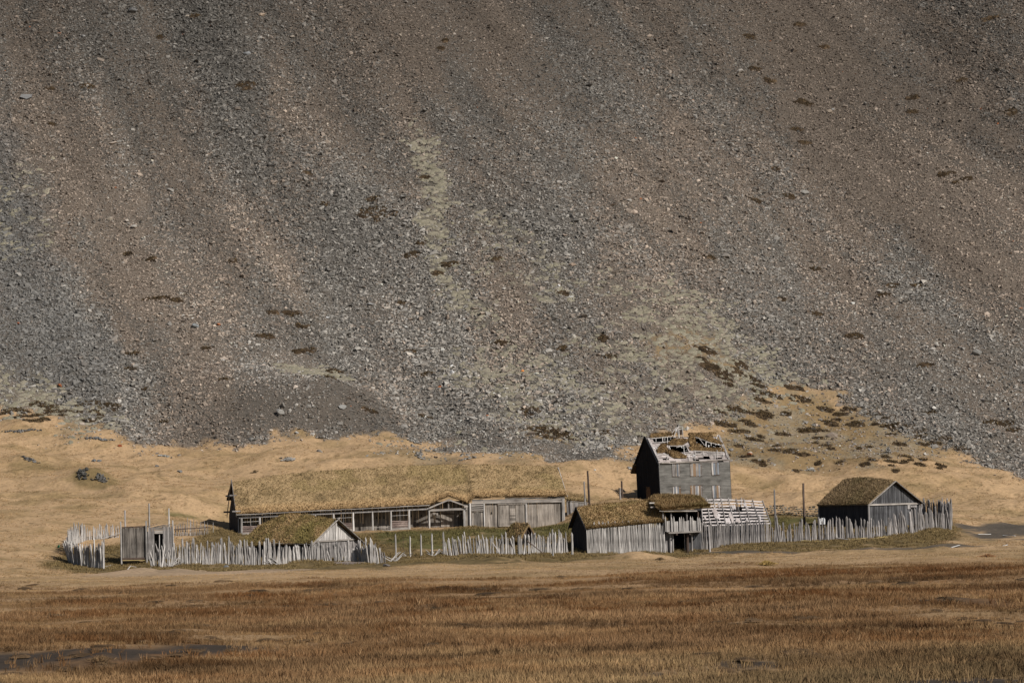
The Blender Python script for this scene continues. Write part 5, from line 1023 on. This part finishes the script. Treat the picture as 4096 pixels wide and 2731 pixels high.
for i, a in enumerate([(.20, .50, .045, .22), (.24, .33, .05, .17), (.28, .80, .03, .12), (.38, .18, .05, .18), (.44, .3, .05, .22), (.50, .70, .035, .15), (.52, .2, .04, .14), (.68, .85, .035, .14), (.71, .65, .035, .14), (.66, .2, .03, .12), (.80, .8, .02, .1), (.86, .25, .02, .12), (.03, .93, .04, .04), (.04, .3, .02, .1)]): cloth(*a, seed=i)
mb = MB(); mb.box(0, xr, 3.4, 3.5, -.5, TL[2] - .9); mb.box(.1, .2, .4, 3.4, -.5, BL[2] - .3); mb.build('inner_wall', 'dark', R)
mb = MB(); mb.box(0, xr, .3, 3.4, -.6, .15); mb.build('floor', 'dark', R)
stakewall('gate_right', R, F, .165, 33, 'stake_dim', .10, None, .06, .1, .02)
# ------------------------------------------------------------------ barn
F = FB; R = thing('barn', 'dark board barn with a shaggy hogback turf roof, at the right of the village', 'barn', F.O, F.a)
xr = F.hit(3678, 2060, 'y', 0)[0]; zf = F.hit(3468, 2010, 'y', 0)[2]; zfr = F.hit(3682, 2005, 'y', 0)[2]; xc = xr / 2; ap = F.hit(3575, 1927, 'y', 0)[2]
L_ = 9.3; apb = ap + .75; zf = (zf + zfr) / 2
def roofy(F, L_, xr, xc, zf, ap, bump, drop, over=.35, back=0.0):
    def S(s, t):
        y = -over + s * (L_ + over); k = s; top = ap + .12 + bump * np.sin(np.clip(k, 0, 1) * math.pi * .75) * 1.0 - back * sst(k, .6, 1.0)
        x = np.where(t < .5, -over + (xc + over) * t / .5, xc + (xr + over - xc) * (t - .5) / .5); q = 1 - np.abs(t - .5) / .5
        low = zf - drop + .05 - back * .6 * sst(k, .6, 1.0); return np.stack([x, y, low + (top - low) * q ** .88], 1)
    return S
turfmesh('turf_roof', roofy(F, L_, xr, xc, zf, ap, .55, .25), 130, 130, .2, .09, R, 16000, 0, .26, 6, down=(-.5, -.3, 0), tone=(A3(.31, .225, .13), A3(.255, .185, .10), A3(.17, .12, .065), A3(.19, .145, .07)))
tri = lambda x: zf + (ap - zf) * (1 - abs(x - xc) / xc)
zm = F.hit(3570, 2016, 'y', 0)[2]
mb = MB(); boards(mb, .1, xr - .1, zm + .1, lambda x: tri(x) - .08, .0, .08, .24, 51, .025, lo=.1, hi=.85); mb.build('gable_boarding', 'barn', R)
mb = MB(); boards(mb, .05, xr - .05, -.6, zm, .04, .08, .28, 52, .025, lo=.1, hi=1.1); mb.build('front_wall', 'barn', R)
mb = MB(); mb.tint = .8; mb.beam((-.05, -.06, zm), (xr, -.06, zm + .03), .1, .2); mb.build('cross_beam', 'wallh', R)
for a, b, t_ in (((-.42, -.42, zf - .32), (xc, -.42, ap + .1), .8), ((xr + .42, -.42, zf - .32), (xc, -.42, ap + .1), .35)): mb = MB(); mb.tint = t_; mb.beam(a, b, .08, .24, (0, 1, 0)); mb.build('bargeboard', 'wallh', R)
for x in (0.0, xr): mb = MB(); mb.tint = .6; mb.tube((x, -.03, -.6), (x, -.03, zf), .13, .12, n=8, seed=int(x)); mb.build('corner_post', 'stake_dim', R)
mb = MB(); sideboards(mb, .1, L_, -.6, zf - .1, -.05, .1, .26, 6, lo=.4, hi=.7); mb.build('side_wall', 'dark', R)
mb = MB(); mb.box(xr - .1, xr, .1, L_, -.6, zf); mb.box(0, xr, L_ - .1, L_, -.6, zf); mb.build('back_wall', 'dark', R)
mb = MB(); mb.tint = .5; mb.tube((-.3, -.3, zf - .22), (-.3, L_, zf - .22), .06, .05, seed=2); mb.build('eave_pole', 'stake_dim', R)
mb = MB(); mb.tint = .5; mb.tube((-.1, L_, -.6), (-.1, L_, zf - .2), .11, .1, seed=4); mb.build('corner_post', 'stake_dim', R)
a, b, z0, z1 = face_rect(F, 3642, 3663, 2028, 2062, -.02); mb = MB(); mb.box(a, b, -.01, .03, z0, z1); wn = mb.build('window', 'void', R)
mb = MB(); mb.tint = .8; mb.box(a - .1, b + .1, -.1, -.02, z1, z1 + .25); mb.build('window_flap', 'stake_dim', wn)
mb = MB(); mb.tint = .5; mb.box(a - .5, a, -.06, .02, z1 - .2, z1 + .5); mb.build('patch_board', 'stake_dim', R)
# ------------------------------------------------------------------ front hut
F = FH; R = thing('turf_hut', 'small turf hut with a plank gable facing right, behind the front palisade', 'hut', F.O, F.a)
xr = F.hit(1432, 2200, 'y', 0)[0]; zf = F.hit(1248, 2168, 'y', 0)[2]; zfr = F.hit(1432, 2158, 'y', 0)[2]; ap = F.hit(1341, 2084, 'y', 0)[2]; xc = F.hit(1341, 2084, 'y', 0)[0]; zf = (zf + zfr) / 2; L_ = 13.4
turfmesh('turf_roof', roofy(F, L_, xr, xc, zf, ap, .9, .3, back=1.1), 150, 110, .2, .10, R, 18000, 0, .3, 7, down=(-.5, -.3, 0), tone=(A3(.40, .28, .14), A3(.29, .215, .09), A3(.16, .115, .055), A3(.25, .21, .075)))
tri = lambda x: zf + (ap - zf) * (1 - abs(x - xc) / (xc if x < xc else xr - xc)); zm = zf + .05
mb = MB(); boards(mb, .1, xr - .1, zm, lambda x: tri(x) - .12, .0, .07, .19, 61, .02, lo=.3, hi=.85); mb.build('gable_boarding', 'stake', R)
mb = MB(); boards(mb, .05, xr - .05, -.6, zm - .1, .05, .07, .23, 62, .02, lo=.3, hi=.7); mb.build('front_wall', 'stake_dim', R)
mb = MB(); mb.tint = .6; mb.beam((-.05, -.05, zm - .05), (xr, -.05, zm + .1), .1, .18); mb.build('cross_beam', 'wallh', R)
mb = MB(); mb.tint = .9; mb.tube((xc, -.1, zm), (xc, -.1, ap - .2), .12, .12, seed=3); mb.build('king_post', 'stake', R)
for a, b, t_, nn in (((-.6, -.45, zf - .5), (xc + .3, -.45, ap + .42), .95, 1), ((xr + .7, -.5, zf - .45), (xc - .25, -.5, ap + .36), .25, 2)): mb = MB(); mb.tint = t_; mb.beam(a, b, .08, .26, (0, 1, 0)); mb.build('bargeboard', 'wallh', R)
for x in (0.0, xr): mb = MB(); mb.tint = .6; mb.tube((x, -.03, -.6), (x, -.03, zf), .13, .12, n=8, seed=int(x) + 3); mb.build('corner_post', 'stake', R)
mb = MB(); sideboards(mb, .1, L_ * .8, -.6, zf - .25, -.02, .1, .26, 6, lo=.4, hi=.7); mb.build('side_wall', 'dark', R)
mb = MB(); mb.box(xr - .1, xr, .1, L_ * .7, -.6, zf - .3); mb.build('back_wall', 'dark', R)
mb = MB(); mb.tint = .85; mb.tube((-.38, -.4, zf - .28), (-.38, 7, zf - .1), .05, .04, seed=2); mb.build('eave_pole', 'stake', R)
# corrugated strip
a = P(1330, 2252, 373.6); b = P(1468, 2252, 373.2); mb = MB(); mb.tint = .5; n_ = 6
V = []; 
for k in range(n_ + 1):
    zz = -.16 + .32 * k / n_; yy = .02 * (-1) ** k
    for q in range(9): V.append((np.array([b[0] - a[0], b[1] - a[1], b[2] - a[2]]) * q / 8 + [0, yy, zz]))
fs = [(k * 9 + q, k * 9 + q + 1, (k + 1) * 9 + q + 1, (k + 1) * 9 + q) for k in range(n_) for q in range(8)]; K = len(V); V2 = V + [v_ + np.array([0, .02, 0]) for v_ in V]
mb.add(V2, fs + [tuple(K + i for i in f_[::-1]) for f_ in fs]); tag(mb.build('corrugated_sheet', 'tin', None, a), 'rusty corrugated metal strip laid along the foot of the front palisade', 'metal sheet')
# ------------------------------------------------------------------ pit house, left shed
F = Frame(2078, 2182, 392, 40); R = thing('pit_house', 'tiny sunken turf hut with a dark open gable behind the middle palisade', 'hut', F.O, F.a)
xr = 2.5; zf = F.hit(2080, 2150, 'y', 0)[2]; ap = F.hit(2115, 2096, 'y', 0)[2]; xc = 1.25
turfmesh('turf_roof', roofy(F, 4.2, xr, xc, zf - .4, ap, .1, .2, back=1.3), 50, 50, .25, .15, R, 3000, 0, .3, 9, down=(-.5, -.3, 0), tone=tg)
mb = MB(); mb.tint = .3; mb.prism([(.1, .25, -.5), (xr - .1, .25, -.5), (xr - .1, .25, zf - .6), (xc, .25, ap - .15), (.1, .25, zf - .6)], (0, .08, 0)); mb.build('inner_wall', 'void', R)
for k, (a, b) in enumerate((((-.2, -.3, zf - .9), (xc + .1, -.3, ap + .1)), ((xr + .2, -.3, zf - .9), (xc - .1, -.3, ap + .1)), ((.5, -.28, 0), (1.0, -.28, ap - .6)), ((2.3, -.26, 0), (1.1, -.26, ap - .7)))): mb = MB(); mb.tint = .5; mb.tube(a, b, .06, .05, seed=k); mb.build('pole', 'brownw', R)
F = Frame(490, 2238, 378, 8); R = thing('log_shed', 'roofless shed of upright dark poles with a small doorway, at the left', 'shed', F.O, F.a)
X = lambda u, v=2150: F.hit(u, v, 'y', 0)[0]; ZZ = lambda u, v: F.hit(u, v, 'y', 0)[2]
mb = MB(); x = .05; r = random.Random(7); zt_ = ZZ(540, 2108)
while x < X(586): mb.tint = r.uniform(.25, .9); rr = r.uniform(.045, .075); mb.tube((x, 0, .15), (x + r.uniform(-.02, .02), 0, zt_ + r.uniform(-.03, .05)), rr, rr, n=6, rings=3, wob=.01, seed=int(x * 100)); x += rr * 1.95
mb.build('pole_wall', 'wallrec', R)
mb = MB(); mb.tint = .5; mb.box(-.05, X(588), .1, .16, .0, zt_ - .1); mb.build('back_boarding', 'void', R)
mb = MB(); mb.tint = .4; mb.beam((-.05, -.1, .1), (X(590), -.1, .12), .12, .22); mb.beam((-.05, -.02, zt_ + .02), (X(592), -.02, zt_ + .1), .14, .12); mb.build('frame_beam', 'brownw', R)
mb = MB(); mb.tint = .6; mb.tube((0, -.12, -.08), (X(590), -.12, -.10), .04, .04); mb.build('sill_cane', 'yellow', R)
mb = MB(); boards(mb, X(592), X(618), .0, lambda x: ZZ(605, 2108), .05, .05, .16, 71, lo=.4, hi=.9); boards(mb, X(652), X(692), 0, lambda x: ZZ(670, 2106), .05, .05, .14, 72, lo=.4, hi=.9); mb.build('front_wall', 'stake_dim', R)
mb = MB(); mb.tint = .8; mb.box(X(618), X(652), .0, .1, ZZ(635, 2133), ZZ(635, 2119)); mb.tint = .3; mb.box(X(618), X(652), .02, .1, ZZ(635, 2118), ZZ(635, 2108)); mb.build('lintel', 'wallh', R)
mb = MB(); mb.box(X(616), X(655), .9, 1.0, 0, ZZ(635, 2133)); mb.build('inner_wall', 'void', R)
mb = MB(); mb.tint = .8; mb.tube((X(637), .2, -.2), (X(638), .2, ZZ(637, 2135)), .05, .05); mb.build('door_pole', 'stake', R)
for k in range(16):
    mb = MB(); mb.tint = r.uniform(.2, .8); u = 594 + k * 6; mb.tube((X(u) - r.uniform(.3, .9), -.1 + r.uniform(0, 1.5), ZZ(640, 2108) + r.uniform(-.05, .10)), (X(u) + r.uniform(.3, .9), r.uniform(-.1, 1.5), ZZ(640, 2100) + r.uniform(-.05, .15)), .035, .03, seed=k)
    if k % 2 == 0: mb.build('roof_pole', 'wallrec', R)
for (u, vt, vb, rr, yy, mt) in ((501, 2040, 2100, .1, 2.4, 'stake_dim'), (598, 2012, 2100, .1, 2.2, 'stake'), (677, 2032, 2100, .1, 2.0, 'stake'), (588, 2082, 2250, .12, -.25, 'stake'), (486, 2085, 2240, .1, -.05, 'stake'), (693, 2080, 2200, .1, -.02, 'stake')):
    x = F.hit(u, vb, 'y', yy)[0]; mb = MB(); mb.tint = .6; mb.tube((x, yy, -.5), (x - .02, yy, F.hit(u, vt, 'y', yy)[2]), rr, rr * .85, n=8, wob=.015, seed=u); mb.build('corner_post', mt, R)
mb = MB(); mb.box(0, X(690), 2.5, 2.56, -.4, ZZ(600, 2125)); mb.build('back_wall', 'dark', R)
# ------------------------------------------------------------------ dry stone wall
def drywall(u0, u1, vt, vb, Y, label, seed):
    a = P(u0, vb, Y); b = P(u1, vb, Y - 1); L = float(np.hypot(b[0] - a[0], b[1] - a[1])); h = (vb - vt) * Y / FPX; mid = (a + b) / 2; ang = math.atan2(b[1] - a[1], b[0] - a[0]); r = random.Random(seed)
    Vs, Fs, Cs, off = [], [], [], 0; rows = 5; z0 = Hs(mid[0], mid[1])
    for k in range(rows):
        x = -L / 2
        while x < L / 2:
            w_ = r.uniform(.28, .62); V, Fc = RT[r.randrange(len(RT))]; hh = h / rows
            if not (k == rows - 1 and r.random() < .35):
                xx, yy = mid[0] + (x + w_ / 2) * math.cos(ang), mid[1] + (x + w_ / 2) * math.sin(ang); A = V * [w_ * .62, .38, hh * .75]; A = rotz(A, np.array([ang + r.uniform(-.2, .2)]))[0] + [xx - mid[0], yy - mid[1] + .04 * k + r.uniform(-.05, .05), Hs(xx, yy) - z0 + hh * (k + .45)]
                Vs.append(A); Fs.append(Fc + off); off += len(V); g_ = r.uniform(.6, 1.3); Cs.append(np.tile(A3(.17, .15, .12) * g_, (len(V), 1)))
            x += w_
    o = npmesh('stone_wall', np.concatenate(Vs), np.concatenate(Fs), np.concatenate(Cs), 'rock'); o.location = (mid[0], mid[1], z0); return tag(o, label, 'stone wall')
drywall(3064, 3284, 2022, 2064, 425, 'low dry stone wall between the lattice wing and the barn', 4)
# loose things
mb = MB(); p = P(3286, 2096, 396); mb.tint = .5
n_ = 10; r = random.Random(1); V = [(-.45 + .9 * i / n_, .1 * math.sin(i * 1.3), 0) for i in range(n_ + 1)] + [(-.45 + .9 * i / n_, .15 * math.cos(i * 1.7), [.35, .5, .62, .7, .66, .75, .8, .72, .8, .78, .6][i]) for i in range(n_ + 1)]
K = len(V); V = V + [(a, b + .02, c) for a, b, c in V]; fs = [(i, i + 1, n_ + 2 + i, n_ + 1 + i) for i in range(n_)]; mb.add(V, fs + [tuple(K + q for q in f_[::-1]) for f_ in fs]); tag(mb.build('white_tarpaulin', 'sheet', None, p), 'crumpled white tarpaulin hanging behind the right palisade by the barn', 'tarpaulin')
p = G(232, 2189); mb = MB(); mb.tube((0, 0, .0), (.12, 0, .22), .14, .11, n=10, rings=3, seed=1); mb.tube((.12, 0, .22), (.14, 0, .28), .12, .12, n=10, rings=1, seed=2); tag(mb.build('green_bucket', 'green', None, p), 'small green bucket lying in the meadow left of the stake ring', 'bucket')
for (u, v, u2, v2, lb, mt) in ((3912, 2138, 3962, 2137, 'left white slat lying on the dark yard at far right', 'sheet'), (4012, 2142, 4060, 2144, 'right white slat lying on the dark yard near the picture edge', 'sheet'), (3798, 2172, 3990, 2178, 'long thin strip of pale edging beside the track at right', 'sheet')):
    a, b = G(u, v), G(u2, v2)
    if lb.startswith('long'): a, b = G(3806, 2190), G(4030, 2179)
    mb = MB(); mb.tint = .4; n_ = 8
    for k in range(n_):
        p, q = a + (b - a) * k / n_, a + (b - a) * (k + 1) / n_; mb.beam(np.array([p[0], p[1], Hs(p[0], p[1]) + .06]) - a, np.array([q[0], q[1], Hs(q[0], q[1]) + .06]) - a, .18, .05)
    tag(mb.build('pale_slat', mt, None, a), lb, 'slat')
# ------------------------------------------------------------------ single boulders and rock groups
def boulder(u, v, wpx, label, tone=(.27, .255, .235), seed=0, flat=.7, group=None, name='boulder', cat='boulder'):
    p = G(u, v); s_ = wpx * p[1] / FPX / 2; V, Fc = rock_template(200 + seed, 18, flat); V = V * [s_ * 1.05, s_ * .9, s_]; c_ = np.tile(A3(*tone), (len(V), 1))
    o = npmesh(name, V, Fc, c_, 'rock'); o.location = (p[0], p[1] - .3 * s_, p[2] + s_ * (.30 if p[1] > 460 else .15)); return tag(o, label, cat, group)
def rockpile(u, v, wpx, hpx, n, label, seed, tone=(.2, .19, .175), name='rock_pile', cone=False, size=.24):
    p = G(u, v); k = p[1] / FPX; r = random.Random(seed); Vs, Fs, Cs, off = [], [], [], 0
    for i in range(n):
        if cone: h_ = i / n; xx = r.uniform(-1, 1) * wpx * k / 2 * (1 - h_); yy = r.uniform(-.4, .4) * (1 - h_); zz = h_ * hpx * k
        else: xx = r.gauss(0, .42) * wpx * k / 2; yy = r.uniform(-1, 1) * hpx * k * .9; zz = 0
        V, Fc = RT[r.randrange(14)]; s_ = r.uniform(.5, 1.3) * size; X0, Y0 = p[0] + xx, p[1] + yy; A = rotz(V * s_, np.array([r.uniform(0, 6)]))[0] + [xx, yy, Hs(X0, Y0) - p[2] + zz + s_ * .35]
        Vs.append(A); Fs.append(Fc + off); off += len(V); Cs.append(np.tile(A3(*tone) * r.uniform(.6, 1.6), (len(V), 1)))
    o = npmesh(name, np.concatenate(Vs), np.concatenate(Fs), np.concatenate(Cs), 'rock'); o.location = p; return tag(o, label, 'rocks')
rockpile(1155, 1838, 52, 14, 45, 'pile of grey stones on the meadow above the longhouse left part', 1)
rockpile(1275, 1806, 26, 8, 16, 'small stone pile just under the scree edge left of centre', 2)
rockpile(1680, 1825, 44, 22, 45, 'dark stones heaped on the hump above the middle of the longhouse', 3)
rockpile(1660, 1765, 60, 20, 60, 'dark stones spilling from the scree toe left of the stony tongue', 4)
rockpile(1860, 1838, 80, 7, 35, 'thin band of stones on the mossy hump above the longhouse', 5)
rockpile(3555, 1812, 26, 22, 26, 'small cone shaped stone cairn on the meadow above the barn', 6, name='cairn', cone=True, size=.2)
rockpile(3235, 1880, 52, 8, 26, 'row of flat pale stones on the meadow between house and barn', 7, (.28, .27, .25))
rockpile(2530, 1880, 50, 12, 26, 'white and grey stones just left of the tall house', 8, (.28, .27, .26))
rockpile(120, 1838, 86, 12, 45, 'flat dark stones crowning the leftmost meadow hump', 9, (.12, .115, .11))
rockpile(330, 1900, 56, 34, 60, 'dark lichened rocks breaking through the left hump', 10, (.07, .068, .062), size=.34)
rockpile(405, 1915, 60, 26, 50, 'pale faced rocks low on the right side of the left hump', 11, (.11, .105, .098), size=.30)
rockpile(80, 1725, 180, 5, 50, 'line of tumbled stones along the meadow edge at far left', 12, (.13, .13, .13))
rockpile(390, 1755, 160, 8, 60, 'line of tumbled stones along the foot of the dark scree at left', 13, (.13, .13, .13))
rockpile(660, 1825, 60, 10, 24, 'stones gathered in the hollow below the left scree', 14, (.2, .2, .19))
for i, (u, v, w_, lb, tn_) in enumerate([(105, 395, 46, 'large grey boulder high at the left edge of the slope', (.20, .20, .20)), (985, 218, 30, 'blue grey boulder near the top left of centre', (.23, .24, .25)), (535, 910, 26, 'pale boulder on brown gravel in the left half', (.34, .32, .29)), (440, 880, 28, 'tan boulder beside the pale one in the left half', (.32, .28, .23)),
    (2960, 290, 32, 'pale square boulder high in the right half', (.36, .33, .29)), (2290, 1350, 30, 'pale boulder in the centre of the lower slope', (.38, .36, .32)), (2290, 1062, 28, 'pinkish boulder on grey stones right of centre', (.36, .28, .22)), (3910, 1415, 40, 'large grey boulder in the lower right scree', (.27, .265, .25)),
    (780, 1310, 36, 'grey boulder on the brown slope left of centre', (.22, .235, .24)), (1120, 1655, 42, 'pale leaning boulder low in the left dark cone', (.30, .295, .28)), (1370, 1632, 32, 'rounded boulder low in the scree above the longhouse', (.28, .28, .27)), (1010, 1758, 32, 'pale boulder just above the meadow left of centre', (.29, .28, .26)),
    (1185, 1732, 20, 'small whitish boulder at the scree toe', (.36, .36, .35)), (720, 1888, 26, 'single grey boulder lying on the smooth meadow above the shed', (.19, .19, .185)), (628, 1865, 18, 'small dark boulder left of the single grey one', (.15, .15, .15)), (375, 1843, 22, 'left of two low dark boulders on the upper left meadow', (.14, .145, .15)), (397, 1845, 22, 'right of two low dark boulders on the upper left meadow', (.15, .155, .16)),
    (2380, 1880, 12, 'small white rock on the meadow left of the tall house', (.55, .52, .48)), (3000, 1812, 18, 'pale rock on the golden grass right of the tall house roof', (.38, .33, .27)), (2770, 405, 14, 'small orange tinted rock beside the pale square boulder', (.45, .2, .1)), (2090, 1485, 14, 'bright orange stone on the mossy lower slope', (.75, .28, .07)),
    (3515, 1170, 26, 'white boulder in the right scree', (.42, .40, .37)), (3830, 1330, 26, 'pale rounded boulder right of centre in the right scree', (.36, .34, .31)), (2925, 1800, 20, 'grey stone near the ridge of the tall house', (.26, .25, .24)), (3220, 775, 34, 'flat grey boulder in the middle of the right slope', (.25, .24, .22)), (1050, 65, 30, 'tan boulder at the top edge left of centre', (.33, .26, .2)),
    (530, 50, 40, 'dark boulder near the top left corner', (.13, .13, .13)), (1480, 1222, 26, 'grey boulder left of the moss streak foot', (.24, .24, .24)), (1770, 440, 20, 'pale rock above the moss streak', (.33, .32, .3)), (3320, 450, 24, 'tan angular boulder in the upper right slope', (.3, .25, .2)), (480, 1783, 18, 'rusty red rock at the meadow edge on the left', (.30, .09, .04)), (75, 1295, 14, 'orange red rock in the dark left scree', (.5, .14, .06)), (240, 1545, 24, 'rusty rock on the grey green slope at far left', (.36, .13, .06)),
    (1345, 2265, 18, 'grey rock at the foot of the front palisade', (.2, .2, .2)), (905, 2268, 22, 'round grey rock below the long front palisade', (.17, .18, .19)), (1545, 2262, 30, 'dark boulder by the collapsed palisade end', (.14, .125, .12))]):
    if 'front palisade' in lb and u == 1345: continue
    boulder(u, v, w_, lb, tn_, i)
# medium boulders on the slope that stand out from the stones round them
r = random.Random(12); fr = ['one tenth', 'two tenths', 'three tenths', 'four tenths', 'halfway', 'six tenths', 'seven tenths', 'eight tenths', 'nine tenths']
hh = ['near its foot', 'a quarter of the way up', 'at mid height', 'three quarters of the way up', 'near the top edge']; k = 0
for i in range(9):
    for j in range(5):
        u, v = 4096 * (i + 1) / 10 + r.uniform(-90, 90), 1560 - 365 * j + r.uniform(-60, 60); p = G(u, v)
        if zones(p[:1], p[1:2])['scree'][0] < .9: continue
        w_ = r.random() < .5; t_ = r.uniform(.85, 1.25); k += 1
        boulder(u, v, r.uniform(13, 21), ('tan' if w_ else 'grey') + ' scree boulder ' + hh[j] + ', ' + fr[i] + ' across from left', tuple(np.array((.31, .27, .225) if w_ else (.255, .25, .24)) * t_), k + 50, r.uniform(.5, .8), 'boulders scattered over the scree')
